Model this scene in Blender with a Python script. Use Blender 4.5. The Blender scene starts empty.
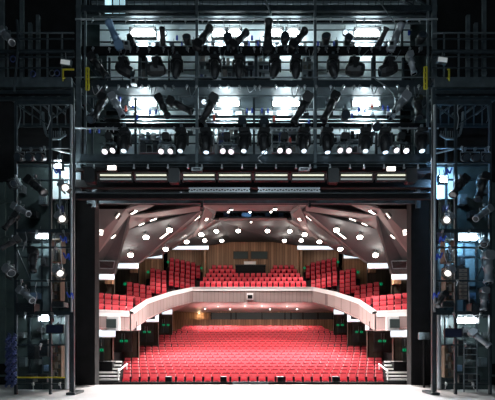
import bpy, math, random
from mathutils import Vector, Matrix, Euler
random.seed(4)
S = bpy.context.scene
COL = S.collection
R = math.radians
# ------------------------------------------------------------------ camera, world, exposure
H = 2.25; F = 395.0; CX = 253.0; HY = 340.0
cam = bpy.data.cameras.new('camera'); co = bpy.data.objects.new('camera', cam); COL.objects.link(co)
co.location = (0, 0, H); co.rotation_euler = (R(90), 0, 0)
cam.sensor_width = 36; cam.sensor_fit = 'HORIZONTAL'; cam.lens = 36 * F / 495
cam.shift_x = (247.5 - CX) / 495; cam.shift_y = (HY - 200) / 495
cam.clip_end = 200
S.camera = co
w = bpy.data.worlds.new('world'); S.world = w; w.use_nodes = True
w.node_tree.nodes['Background'].inputs[0].default_value = (0.5, 0.75, 1.0, 1)
w.node_tree.nodes['Background'].inputs[1].default_value = 0.012
S.view_settings.view_transform = 'Standard'; S.view_settings.look = 'None'
S.view_settings.gamma = 1; S.view_settings.use_curve_mapping = False
S.view_settings.exposure = 0.0

E_HOUSE = 150       # each ceiling lamp of the auditorium
E_FLOOD = 22        # emission of the linear work lights
E_TOWER = 30

def P(px, py, d):
    return Vector(((px - CX) / F * d, d, H + (HY - py) / F * d))
def mx(px): return 2 * CX - px
Z = lambda py, d: H + (HY - py) / F * d
XX = lambda px, d: (px - CX) / F * d

def light(name, kind, loc, power, color=(1, 1, 1), rot=None, size=.1, spot=None, parent=None, sy=None, blend=.5):
    l = bpy.data.lights.new(name, kind); l.energy = power; l.color = color
    if kind == 'AREA':
        l.size = size
        if sy: l.shape = 'RECTANGLE'; l.size_y = sy
    else: l.shadow_soft_size = size
    if kind == 'SPOT': l.spot_size = R(spot or 60); l.spot_blend = blend
    o = bpy.data.objects.new(name, l); COL.objects.link(o); o.location = loc
    if rot: o.rotation_euler = rot
    if parent: o.parent = parent
    return o
def aim_rot(frm, to):
    return (Vector(to) - Vector(frm)).to_track_quat('-Z', 'Y').to_euler()

# work lights of the stage house, hung high over the stage behind the camera
for x_, w_ in ((-7, 1), (0, 1), (7, 1)):
    light('stage_work_light', 'AREA', (x_, 3.0, 13.0), 150, (.72, .9, 1.0), rot=aim_rot((x_, 3, 13), (x_ * 1.2, 18, 8)), size=1.2, sy=.5)
# unseen fill spots added above the opening to brighten the stalls from the front
for x_ in (-6.5, -3.9, -1.3, 1.3, 3.9, 6.5):
    light('stalls_fill_spot', 'SPOT', (x_, 20.9, 9.3), 2700, (1, .94, .9), rot=aim_rot((x_, 20.9, 9.3), (x_ * 1.05, 24.8, .3)), size=.15, spot=74, blend=.7)
# ------------------------------------------------------------------ materials
def mat(name, col, rough=.6, metal=0, emit=None, es=0, noise=0, nscale=4, bump=0, spec=.5):
    m = bpy.data.materials.new(name); m.use_nodes = True
    nt = m.node_tree; b = nt.nodes['Principled BSDF']
    b.inputs['Base Color'].default_value = (*col, 1); b.inputs['Roughness'].default_value = rough
    b.inputs['Metallic'].default_value = metal
    b.inputs['Specular IOR Level'].default_value = spec
    if emit: b.inputs['Emission Color'].default_value = (*emit, 1); b.inputs['Emission Strength'].default_value = es
    if noise or bump:
        tc = nt.nodes.new('ShaderNodeTexCoord'); n = nt.nodes.new('ShaderNodeTexNoise')
        n.inputs['Scale'].default_value = nscale; n.inputs['Detail'].default_value = 6
        nt.links.new(tc.outputs['Object'], n.inputs['Vector'])
        if noise:
            r = nt.nodes.new('ShaderNodeValToRGB')
            r.color_ramp.elements[0].position = .3; r.color_ramp.elements[1].position = .7
            r.color_ramp.elements[0].color = (*[c * (1 - noise) for c in col], 1)
            r.color_ramp.elements[1].color = (*[min(1, c * (1 + noise)) for c in col], 1)
            nt.links.new(n.outputs['Fac'], r.inputs['Fac']); nt.links.new(r.outputs['Color'], b.inputs['Base Color'])
        if bump:
            bp = nt.nodes.new('ShaderNodeBump'); bp.inputs['Strength'].default_value = bump
            nt.links.new(n.outputs['Fac'], bp.inputs['Height']); nt.links.new(bp.outputs['Normal'], b.inputs['Normal'])
    return m
def planks(name, c1, c2, wdt=.25, rough=.55, gap=(.01, .008, .006), zs=0.15):
    """vertical boards: random tone per board (by x+y position) with grain"""
    m = mat(name, c1, rough); nt = m.node_tree; b = nt.nodes['Principled BSDF']; L = nt.links.new
    g = nt.nodes.new('ShaderNodeNewGeometry'); sp = nt.nodes.new('ShaderNodeSeparateXYZ'); L(g.outputs['Position'], sp.inputs[0])
    ad = nt.nodes.new('ShaderNodeMath'); ad.operation = 'ADD'; L(sp.outputs[0], ad.inputs[0])
    mu = nt.nodes.new('ShaderNodeMath'); mu.operation = 'MULTIPLY'; mu.inputs[1].default_value = .37; L(sp.outputs[1], mu.inputs[0]); L(mu.outputs[0], ad.inputs[1])
    dv = nt.nodes.new('ShaderNodeMath'); dv.operation = 'DIVIDE'; dv.inputs[1].default_value = wdt; L(ad.outputs[0], dv.inputs[0])
    fl = nt.nodes.new('ShaderNodeMath'); fl.operation = 'FLOOR'; L(dv.outputs[0], fl.inputs[0])
    wn = nt.nodes.new('ShaderNodeTexWhiteNoise'); wn.noise_dimensions = '1D'; L(fl.outputs[0], wn.inputs['W'])
    r = nt.nodes.new('ShaderNodeValToRGB'); r.color_ramp.elements[0].color = (*c1, 1); r.color_ramp.elements[1].color = (*c2, 1)
    n = nt.nodes.new('ShaderNodeTexNoise'); n.inputs['Scale'].default_value = 3
    mp = nt.nodes.new('ShaderNodeMapping'); mp.inputs['Scale'].default_value = (6, 6, .4); L(g.outputs['Position'], mp.inputs[0]); L(mp.outputs[0], n.inputs['Vector'])
    mxn = nt.nodes.new('ShaderNodeMath'); mxn.operation = 'MULTIPLY_ADD'; mxn.inputs[1].default_value = .6; L(wn.outputs['Value'], mxn.inputs[0])
    m2 = nt.nodes.new('ShaderNodeMath'); m2.operation = 'MULTIPLY'; m2.inputs[1].default_value = .4; L(n.outputs['Fac'], m2.inputs[0]); L(m2.outputs[0], mxn.inputs[2])
    L(mxn.outputs[0], r.inputs['Fac'])
    fr = nt.nodes.new('ShaderNodeMath'); fr.operation = 'FRACT'; L(dv.outputs[0], fr.inputs[0])
    lt = nt.nodes.new('ShaderNodeMath'); lt.operation = 'LESS_THAN'; lt.inputs[1].default_value = .08; L(fr.outputs[0], lt.inputs[0])
    mixn = nt.nodes.new('ShaderNodeMix'); mixn.data_type = 'RGBA'; L(lt.outputs[0], mixn.inputs['Factor'])
    L(r.outputs['Color'], mixn.inputs['A']); mixn.inputs['B'].default_value = (*gap, 1)
    L(mixn.outputs['Result'], b.inputs['Base Color'])
    return m

M = {}
M['steel'] = mat('dark_steel', (.03, .042, .05), .45, .4, noise=.3, nscale=3)
M['steel2'] = mat('grey_steel', (.12, .15, .165), .4, .5, noise=.25, nscale=3)
M['alu'] = mat('aluminium', (.45, .48, .5), .35, .7)
M['black'] = mat('black_paint', (.005, .005, .006), .75, noise=.3, spec=.2)
M['drape'] = mat('black_drape', (.008, .008, .009), .95, noise=.4, nscale=2)
M['body'] = mat('fixture_black', (.018, .019, .021), .38, .2)
M['silver'] = mat('fixture_silver', (.32, .35, .38), .35, .6)
M['bluegrey'] = mat('fixture_bluegrey', (.16, .26, .4), .4, .3)
M['glass'] = mat('dark_glass', (.06, .08, .078), .35, .0, spec=.3)
M['panel'] = mat('back_panel', (.6, .68, .7), .6, noise=.12, nscale=2)
M['dpanel'] = mat('dark_panel', (.03, .045, .045), .6, noise=.35, nscale=2)
M['teal'] = mat('teal_flat', (.085, .125, .12), .7, noise=.3, nscale=1.5)
M['floor'] = mat('stage_floor', (.62, .6, .6), .45, noise=.06, nscale=1.5)
M['yellow'] = mat('yellow_paint', (.5, .42, .02), .5)
M['blue'] = mat('blue_cable', (.02, .07, .5), .5)
M['dblue'] = mat('navy_cable', (.04, .06, .18), .5)
M['red'] = mat('red_paint', (.5, .04, .02), .5)
M['white'] = mat('white_paint', (.7, .7, .7), .5)
M['case'] = mat('equipment_case', (.06, .07, .075), .5)
M['plywood'] = mat('plywood', (.10, .068, .04), .6, noise=.2)
M['wheat'] = mat('shelf_box', (.28, .25, .22), .6)
M['flood'] = mat('flood_tube', (1, 1, 1), .5, emit=(.85, .97, 1.0), es=E_FLOOD)
M['floodb'] = mat('flood_tube_blue', (1, 1, 1), .5, emit=(.55, .82, 1.0), es=E_TOWER)
M['floodw'] = mat('flood_tube_white', (1, 1, 1), .5, emit=(.85, .95, 1.0), es=E_TOWER)
M['lensw'] = mat('lens_cool', (1, 1, 1), .3, emit=(.72, .88, 1.0), es=1.3)
M['lensd'] = mat('lens_dim', (1, 1, 1), .3, emit=(.6, .8, 1.0), es=2.5)
M['lensp'] = mat('lens_warm', (1, 1, 1), .3, emit=(1, .9, .95), es=1.15)
M['lensy'] = mat('lens_tungsten', (1, 1, 1), .3, emit=(1, .9, .75), es=1.8)
M['lens0'] = mat('lens_unlit', (.03, .04, .05), .1)
M['tube'] = mat('fluorescent_tube', (1, 1, 1), .4, emit=(.86, .85, .62), es=.95)
M['reflector'] = mat('reflector_glow', (.6, .62, .6), .4, emit=(.6, .68, .66), es=.3)  # lit look of the batten reflector put in as weak emission
M['cove'] = mat('cove_glow', (1, 1, 1), .4, emit=(.72, .9, 1.0), es=1.35)  # light on the cove edges, put in as emission
M['house'] = mat('house_lamp', (1, 1, 1), .4, emit=(1, .9, .78), es=20)
M['slot'] = mat('slot_lamp', (1, 1, 1), .4, emit=(1, .9, .82), es=3)
M['exit'] = mat('exit_sign', (.0, .3, .1), .4, emit=(0, .55, .2), es=.45)
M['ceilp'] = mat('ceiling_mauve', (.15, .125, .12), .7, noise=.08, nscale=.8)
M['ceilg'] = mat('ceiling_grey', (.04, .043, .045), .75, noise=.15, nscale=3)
M['ceild'] = mat('ceiling_dark', (.012, .012, .014), .8)
M['soffit'] = mat('soffit_rose', (.8, .58, .56), .5, noise=.06)
M['fascia'] = planks('fascia_boards', (.29, .225, .215), (.37, .29, .275), .35, gap=(.17, .12, .115))
M['cap'] = mat('rail_cap', (.92, .9, .9), .4)
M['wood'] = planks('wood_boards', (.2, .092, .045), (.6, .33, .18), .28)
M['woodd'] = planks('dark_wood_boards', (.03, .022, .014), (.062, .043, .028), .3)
M['door'] = mat('door_dark', (.045, .042, .038), .5, noise=.15)
M['concrete'] = mat('stalls_floor', (.045, .03, .03), .7, noise=.1)
M['nosing'] = mat('step_nosing', (.75, .75, .74), .5)
M['redc'] = mat('seat_red', (.68, .085, .105), .75, noise=.12, nscale=9, spec=.25)
M['redd'] = mat('seat_red_cushion', (.66, .03, .05), .7, noise=.1, nscale=9, spec=.25)
M['seatbase'] = mat('seat_base', (.035, .006, .01), .9, spec=.08)
for k_ in ('redc', 'redd'):
    b_ = M[k_].node_tree.nodes['Principled BSDF']; b_.inputs['Sheen Weight'].default_value = .9 if k_ == 'redc' else .25
    b_.inputs['Sheen Roughness'].default_value = .35; b_.inputs['Sheen Tint'].default_value = (1, .72, .72, 1)
M['paper'] = mat('paper_white', (.75, .72, .68), .7)

# ------------------------------------------------------------------ mesh helper
class MB:
    def __init__(s): s.v = []; s.f = []; s.mi = []
    def add(s, vs, fs, mi=0):
        n = len(s.v); s.v += [Vector(v) for v in vs]
        s.f += [[i + n for i in f] for f in fs]; s.mi += [mi] * len(fs); return s
    def box(s, c, size, rot=None, mi=0, bev=0):
        x, y, z = [a / 2 for a in size]; c = Vector(c)
        if bev:   # chamfered in the xz outline
            b = bev; o = [(-x + b, -z), (x - b, -z), (x, -z + b), (x, z - b), (x - b, z), (-x + b, z), (-x, z - b), (-x, -z + b)]
            vs = [Vector((a, -y, q)) for a, q in o] + [Vector((a, y, q)) for a, q in o]
            fs = [list(range(8)), list(range(15, 7, -1))] + [[(i + 1) % 8, i, i + 8, (i + 1) % 8 + 8] for i in range(8)]
        else:
            vs = [Vector((a, b_, q)) for a in (-x, x) for b_ in (-y, y) for q in (-z, z)]
            fs = [[0, 1, 3, 2], [4, 6, 7, 5], [0, 4, 5, 1], [2, 3, 7, 6], [0, 2, 6, 4], [1, 5, 7, 3]]
        if rot is not None: vs = [rot @ v for v in vs]
        return s.add([v + c for v in vs], fs, mi)
    def beam(s, p, q, wd, hd=None, mi=0):
        p = Vector(p); q = Vector(q); d = q - p; hd = hd or wd
        if d.length < 1e-6: return s
        return s.box((p + q) / 2, (wd, hd, d.length), d.to_track_quat('Z', 'Y').to_matrix(), mi)
    def tube(s, p, q, r, n=8, mi=0, r2=None):
        p = Vector(p); q = Vector(q); d = q - p; m = d.to_track_quat('Z', 'Y').to_matrix(); r2 = r if r2 is None else r2
        a = [p + m @ Vector((r * math.cos(t), r * math.sin(t), 0)) for t in [2 * math.pi * i / n for i in range(n)]]
        b = [q + m @ Vector((r2 * math.cos(t), r2 * math.sin(t), 0)) for t in [2 * math.pi * i / n for i in range(n)]]
        return s.add(a + b, [list(range(n))[::-1], list(range(n, 2 * n))] + [[i, (i + 1) % n, n + (i + 1) % n, n + i] for i in range(n)], mi)
    def path(s, pts, r, n=6, mi=0):
        for a, b in zip(pts, pts[1:]): s.tube(a, b, r, n, mi)
        return s
    def lathe(s, prof, n=16, mat4=None, mi=0, sx=1, sy=1):
        vs = []; fs = []
        for r, z in prof:
            for i in range(n):
                t = 2 * math.pi * i / n; vs.append(Vector((r * math.cos(t) * sx, r * math.sin(t) * sy, z)))
        for k in range(len(prof) - 1):
            for i in range(n):
                j = (i + 1) % n; fs.append([k * n + i, k * n + j, (k + 1) * n + j, (k + 1) * n + i])
        fs.append(list(range(n))[::-1]); fs.append([(len(prof) - 1) * n + i for i in range(n)])
        if mat4: vs = [mat4 @ v for v in vs]
        return s.add(vs, fs, mi)
    def slab(s, pts, t, mi=0, nrm=None):
        pts = [Vector(p) for p in pts]; n = len(pts)
        if nrm is None:
            nrm = Vector()
            for i in range(n):
                a, b = pts[i], pts[(i + 1) % n]
                nrm += Vector(((a.y - b.y) * (a.z + b.z), (a.z - b.z) * (a.x + b.x), (a.x - b.x) * (a.y + b.y)))
            nrm.normalize()
            if nrm.dot(Vector((0, 0, H)) - pts[0]) > 0: nrm = -nrm     # grows away from the viewer's side
        back = [p + Vector(nrm) * t for p in pts]
        return s.add(pts + back, [list(range(n)), list(range(2 * n - 1, n - 1, -1))] + [[(i + 1) % n, i, i + n, (i + 1) % n + n] for i in range(n)], mi)
    def mesh(s, name, mats, origin=(0, 0, 0), smooth=False):
        me = bpy.data.meshes.new(name); o = Vector(origin)
        me.from_pydata([v - o for v in s.v], [], s.f)
        for m_ in (mats if isinstance(mats, (list, tuple)) else [mats]): me.materials.append(m_)
        for p, i in zip(me.polygons, s.mi): p.material_index = i
        import bmesh
        b = bmesh.new(); b.from_mesh(me); bmesh.ops.recalc_face_normals(b, faces=b.faces); b.to_mesh(me); b.free()
        if smooth:
            for p in me.polygons: p.use_smooth = len(p.vertices) == 4
        me.update(); return me
    def build(s, name, mats, parent=None, origin=(0, 0, 0), smooth=False, loc=None):
        """vertices given relative to world; origin is subtracted and becomes the location (relative to parent)"""
        o = bpy.data.objects.new(name, s.mesh(name, mats, origin, smooth)); COL.objects.link(o)
        o.location = loc if loc is not None else origin
        if parent: o.parent = parent
        return o
def tag(o, label=None, cat=None, group=None, kind=None):
    if label: o['label'] = label
    if cat: o['category'] = cat
    if group: o['group'] = group
    if kind: o['kind'] = kind
    return o
def thing(name, label, cat, loc=(0, 0, 0), rot=None, group=None):
    o = bpy.data.objects.new(name, None); COL.objects.link(o); o.location = loc
    o.empty_display_size = .1
    if rot: o.rotation_euler = rot
    return tag(o, label, cat, group)
def part(mb, name, mats, root, smooth=False):
    """part whose vertices are in world coordinates, parented to a root Empty without rotation"""
    return mb.build(name, mats, root, origin=root.location, smooth=smooth, loc=(0, 0, 0))
def struct(mb, name, mats, origin=(0, 0, 0)):
    return tag(mb.build(name, mats, origin=origin), kind='structure')
def copy_tree(o, parent=None, kids=None):
    kids = kids or KIDS
    c = o.copy(); COL.objects.link(c)
    if parent: c.parent = parent
    for ch in list(o.children): copy_tree(ch, c)
    return c
KIDS = None
ORD = ['first', 'second', 'third', 'fourth', 'fifth', 'sixth', 'seventh', 'eighth', 'ninth', 'tenth', 'eleventh', 'twelfth', 'thirteenth', 'fourteenth', 'fifteenth', 'sixteenth', 'seventeenth', 'eighteenth', 'nineteenth', 'twentieth']
ORD += ['twenty-' + x for x in ORD[:9]] + ['thirtieth'] + ['thirty-' + x for x in ORD[:9]] + ['fortieth']
def nth(k): return ORD[k]

# ================================================================== STAGE HOUSE
b = MB(); b.box((0, 12.0, -.1), (40, 15.6, .2)); struct(b, 'floor', M['floor'])
b = MB(); b.box((0, 19.85, -.55), (24, .1, .68)); struct(b, 'trim_1', M['black'])
WD = 19.9
xl = (94.5 - CX) / F * WD; xr = (411.5 - CX) / F * WD; zt = H + (HY - 201) / F * WD
b = MB(); b.box(((xl - 18) / 2 , WD + .3, 9.5), (18 + xl, .6, 21)); struct(b, 'wall_left', M['drape'])
b = MB(); b.box(((xr + 18) / 2 , WD + .3, 9.5), (18 - xr, .6, 21)); struct(b, 'wall_right', M['drape'])
b = MB(); b.box(((xl + xr) / 2, WD + .3, (zt + 20) / 2), (xr - xl, .6, 20 - zt)); struct(b, 'wall_front', M['drape'])
b = MB(); b.box((-18, 12, 9.9), (.3, 16, 20)); struct(b, 'wall_stage_left', M['dpanel'])
b = MB(); b.box((18, 12, 9.9), (.3, 16, 20)); struct(b, 'wall_stage_right', M['dpanel'])
b = MB(); b.box((0, 12, 20.2), (36, 16, .3)); struct(b, 'ceiling', M['ceild'])
# proscenium reveal: dark drapes hung as legs either side, folds
for sgn, who in ((-1, 'left'), (1, 'right')):
    b = MB(); x0 = (77 - CX) / F * 19.4; x1 = (95 - CX) / F * 19.4
    n = 16; pts = []
    for i in range(n + 1):
        x = x0 + (x1 - x0) * i / n
        pts.append((x if sgn < 0 else -x, 19.45 + (.07 if i % 2 else -.07)))
    for (xa, ya), (xb, yb) in zip(pts, pts[1:]):
        b.slab([(xa, ya, .02), (xb, yb, .02), (xb, yb, 9.6), (xa, ya, 9.6)], .03, nrm=(0, 1, 0))
    tag(b.build('curtain_leg', M['drape']), 'tall black pleated curtain hanging beside the ' + who + ' edge of the stage opening', 'curtain', 'black curtains at the stage opening')

# ================================================================== AUDITORIUM SHELL
b = MB(); b.box((-15, 33, 5), (.3, 26, 18)); struct(b, 'wall_house_left', M['black'])
b = MB(); b.box((15, 33, 5), (.3, 26, 18)); struct(b, 'wall_house_right', M['black'])
b = MB(); b.box((0, 46, 5), (30, .3, 18)); struct(b, 'wall_house_back', M['black'])
b = MB(); b.box((0, 33, 14), (30, 26, .3)); struct(b, 'ceiling_upper', M['ceild'])
b = MB(); b.box((0, 33, -2), (30, 27, .3)); struct(b, 'floor_pit', M['black'])

# stalls rows
NROW = 20
def row_d(i): return 22.4 + .955 * i
def row_ty(i): return 374.5 - 3.45 * i + .0475 * i * i
def row_top(i): return H + (HY - row_ty(i)) * row_d(i) / F
def row_left(i):
    t = row_ty(i)
    T = [(400, 121), (380, 121.5), (347.5, 124), (345, 131), (343, 138), (339, 148), (336, 157), (333, 165), (330, 175), (327, 183), (300, 183)]
    for (a, xa), (c, xb) in zip(T, T[1:]):
        if a >= t >= c: return xa + (xb - xa) * (a - t) / (a - c)
SEATH = .95
b = MB()
for i in range(NROW):
    d = row_d(i); z = row_top(i) - SEATH; b.box((0, d + .1, z - .6), (29, .955, 1.2))
b.box((0, row_d(NROW - 1) + 2.2, row_top(NROW - 1) - SEATH - .6), (29, 3.4, 1.2))
struct(b, 'floor_stalls', M['concrete'])
# low black barrier in front of the front row
b = MB(); b.box((0, 21.75, -.85), (26, .12, 1.58)); struct(b, 'wall_pit', M['black'])
# ---- stalls level side bays
bays = [(112.5, 23.6, 336, 361, 96, 104.5, (97, 350)), (138.5, 27.6, 329.5, 352, 115, 132.5, (121.5, 341)), (158, 32, 321, 342.5, 139.5, 153.5, (144.5, 332)), (172, 36.2, 313.5, 333, 159, 168.5, (163.5, 325))]
nb = 0
for sgn in (-1, 1):
    who = 'left' if sgn < 0 else 'right'
    for k, (rx, d, ty, by, dx0, dx1, sg) in enumerate(bays):
        q = (lambda p: p) if sgn < 0 else mx
        X = lambda p, dd=d: (q(p) - CX) / F * dd
        zt_ = H + (HY - (ty - 14)) / F * d; zb = H + (HY - by) / F * d
        b = MB(); b.slab([(X(rx), d, zb - 1.2), (sgn * 14.8, d, zb - 1.2), (sgn * 14.8, d, zt_), (X(rx), d, zt_)], .25, nrm=(0, 1, 0))
        # return wall running back from the corner
        nd = bays[k + 1][1] if k < 3 else 42.6
        xo = X(rx) * nd / d + sgn * .06; b.slab([(X(rx), d, zb - 1.2), (xo, nd, zb - 1.2), (xo, nd, zt_), (X(rx), d, zt_)], .12, nrm=(sgn, 0, 0))
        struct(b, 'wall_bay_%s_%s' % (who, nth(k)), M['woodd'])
        # side gallery floor
        dl = .95 if k == 0 else 3.6; x_in = abs(XX(118 if k == 0 else row_left(6), d)); b = MB(); b.box((sgn * (x_in + 14.9) / 2, d - dl / 2, zb - .3), (14.9 - x_in, dl, .6))
        struct(b, 'floor_side_%s_%s' % (who, nth(k)), M['black'])
        nb += 1
        dr = thing('door_%d' % nb, None, None, (X((dx0 + dx1) / 2), d - .03, zb)); tag(dr, kind='structure')
        mid = (X(dx0) + X(dx1)) / 2; wd = abs(X(dx1) - X(dx0)); zt2 = H + (HY - ty - .5) / F * d
        for s2 in (-1, 1):
            lf = MB(); lf.box((mid + s2 * wd / 4, d - .04, (zb + zt2) / 2), (wd / 2 - .03, .06, zt2 - zb - .04))
            part(lf, 'door_leaf', M['door'], dr)
            hb = MB(); hb.tube((mid + s2 * .09, d - .1, zb + .9), (mid + s2 * .09, d - .1, zb + 1.3), .015); hb.beam((mid + s2 * .09, d - .1, zb + .92), (mid + s2 * .09, d - .06, zb + .92), .02)
            part(hb, 'door_handle', M['alu'], dr)
            e = MB(); p = P(q(sg[0] + (s2 + 1) * 2.3), sg[1], d - .12)
            e.box(p, (.2, .05, .15)); e.box(p + Vector((0, -.03, 0)), (.07, .02, .07), mi=1)
            tag(e.build('exit_sign', [M['exit'], M['ceild']], origin=p), 'small green exit sign, %s of two on the %s door of the %s stalls wall' % ('right' if s2 > 0 else 'left', ['nearest', 'second', 'third', 'farthest'][k], who), 'sign', 'green exit signs')
# ---- steps with pale nosings at each side of the front rows
for sgn in (-1, 1):
    who = 'left' if sgn < 0 else 'right'
    t = thing('aisle_steps', 'dark side steps with pale edges beside the %s end of the front stalls rows' % who, 'stairs', P(107 if sgn < 0 else mx(107), 381, 22.1), group='side steps of the stalls')
    x0 = (95 - CX) / F * 22; x1 = (118.5 - CX) / F * 22
    for k in range(6):
        d = 22.0 + .24 * k; py = 379.5 - 3.55 * k; z = H + (HY - py) / F * d
        xa = x0 if k < 4 else x0; xb = x1 - .05 * k
        mb = MB(); mb.box((-sgn * (xa + xb) / 2 if sgn > 0 else (xa + xb) / 2, d + .2, z - .25), (abs(xb - xa), .4, .44)); part(mb, 'step', M['black'], t)
        mb = MB(); mb.box((-sgn * (xa + xb) / 2 if sgn > 0 else (xa + xb) / 2, d + .05, z - .01), (abs(xb - xa), .16, .09)); part(mb, 'nosing', M['nosing'], t)
    rail = MB(); xx = (118.8 - CX) / F * 22.2 * (1 if sgn < 0 else -1)
    rr = thing('handrail', 'short pale handrail between the %s side steps and the seats' % who, 'handrail', (xx, 22.2, 0), group='stalls handrails')
    zz = [H + (HY - yy) / F * 22.2 for yy in (381, 371)]
    m1 = MB(); m1.tube((xx, 22.15, zz[0]), (xx, 22.15, zz[1]), .04); m1.tube((xx, 23.6, zz[0] + .2), (xx, 23.6, zz[1] + .3), .04); part(m1, 'post', M['white'], rr)
    m1 = MB(); m1.tube((xx, 22.1, zz[1]), (xx, 23.65, zz[1] + .3), .045); part(m1, 'rail', M['white'], rr)

# ---- rear wall at stalls level with glazed booth
RW = 42.2
b = MB()


for (pa, pb, ya, yb) in ((165, 341, 319.5, 333), (165, 341, 300, 312.5), (165, 173, 312, 320), (333, 341, 312, 320), (208.5, 211, 312, 320)):
    b.slab([(XX(pa, RW), RW, Z(yb, RW)), (XX(pb, RW), RW, Z(yb, RW)), (XX(pb, RW), RW, Z(ya, RW)), (XX(pa, RW), RW, Z(ya, RW))], .2, nrm=(0, 1, 0))
struct(b, 'wall_rear', M['wood'])
b = MB(); b.box(((XX(211, RW) + XX(333, RW)) / 2, RW + .1, Z(316, RW)), (XX(333, RW) - XX(211, RW), .04, Z(312.5, RW) - Z(319.5, RW))); wn = struct(b, 'window_1', M['glass'])
for px in (211, 231, 236, 262, 285, 291, 303, 318, 333):
    m1 = MB(); m1.box((XX(px, RW), RW + .05, Z(316, RW)), (.1, .1, Z(312.3, RW) - Z(319.7, RW))); o = m1.build('window_frame', M['black']); o.parent = wn
b = MB(); b.box((XX(191, RW + .9), RW + 1.1, Z(316, RW)), (4.2, .1, 1.3)); struct(b, 'trim_2', M['wood'])
light('niche_light', 'POINT', P(199, 315, RW + .5), 25, (1, .7, .4), size=.1)
nl = thing('niche_lamp', 'small warm lamp glowing in the wooden niche at the left of the rear wall', 'lamp', P(199, 313.6, RW + .5))
m1 = MB(); m1.lathe([(.02, .12), (.1, .1), (.13, 0)], 12, Matrix.Translation(nl.location)); part(m1, 'lamp_shade', M['body'], nl, True)
m1 = MB(); m1.tube(nl.location + Vector((0, 0, .1)), nl.location + Vector((0, 0, .9)), .015); part(m1, 'cord', M['black'], nl)
m1 = MB(); m1.lathe([(.1, -.01), (.1, 0)], 12, Matrix.Translation(nl.location)); part(m1, 'bulb', M['slot'], nl)

# ================================================================== BALCONY
rail = [(96, 311.5, 329, 21.2), (130, 312.5, 331, 24.5), (147, 300.5, 319.5, 28.6), (171, 292.6, 308, 33.2), (193, 287.8, 302.2, 37.2)]
full = [(*r, 0) for r in rail] + [(mx(r[0]), r[1], r[2], r[3], 0) for r in rail[::-1]]
fa = MB(); cp = MB(); so = MB(); dk = MB()
for p, q in zip(full, full[1:]):
    a, c = P(p[0], p[1] + 1, p[3]), P(q[0], q[1] + 1, q[3]); ab, cb = P(p[0], p[2], p[3]), P(q[0], q[2], q[3])
    off = Vector((0, .25, 0))
    fa.slab([a, c, cb, ab], .22, nrm=(0, 1, 0))
    out = Vector((0, -.12, 0)); inn = Vector((0, .75, 0))
    cp.slab([a + out, c + out, c + inn, a + inn], .16, nrm=(0, 0, 1)); dn = Vector((0, 0, -.2)); cp.slab([a + out + dn, c + out + dn, c + out * .3 + dn, a + out * .3 + dn], .3, nrm=(0, 0, 1))
struct(fa, 'wall_balcony', M['fascia']); struct(cp, 'trim_3', M['cap'])
# balcony decks behind the cap and soffits beneath
soff = [
 [(193, 302.2, 37.2), (313, 304.5, 37.2), (334, 312.5, 42.3), (172, 312.5, 42.3)],
 [(171, 308, 33.2), (193, 302.2, 37.2), (172, 312.5, 42.3), (158, 314, 36.4)],
 [(147, 319.5, 28.6), (171, 308, 33.2), (158, 314, 36.4), (139, 322, 32.2)],
 [(130, 331, 24.5), (147, 319.5, 28.6), (139, 322, 32.2), (114, 330, 27.8)],
 [(96, 329, 21.2), (130, 331, 24.5), (114, 330, 27.8), (60, 331, 24)]]
for k, sf in enumerate(soff):
    if k == 0: continue
    for s in (0, 1):
        pts = [P(mx(x) if s else x, y, d) for x, y, d in sf]
        so.slab(pts, .1, nrm=(0, 0, 1))
fr = [193, 213, 233, 253, 273, 293, 313]; bk = [172, 199, 226, 253, 280, 307, 334]
# central soffit folded into alternate triangular facets
fp = [P(x, 302.2 + (0 if i % 2 else .8), 37.3) for i, x in enumerate(fr)]; bp = [P(x, 312.5 - (0 if i % 2 else 1.3), 42.2) for i, x in enumerate(bk)]
mid = [P((fr[i] + fr[i + 1]) / 2, 307.6, 39.6) for i in range(6)]
for i in range(6):
    for tri in ((fp[i], fp[i + 1], mid[i]), (fp[i + 1], bp[i + 1], mid[i]), (bp[i + 1], bp[i], mid[i]), (bp[i], fp[i], mid[i])): so.slab(list(tri), .06, nrm=(0, 0, 1))
struct(so, 'ceiling_balcony', M['soffit'])

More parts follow.
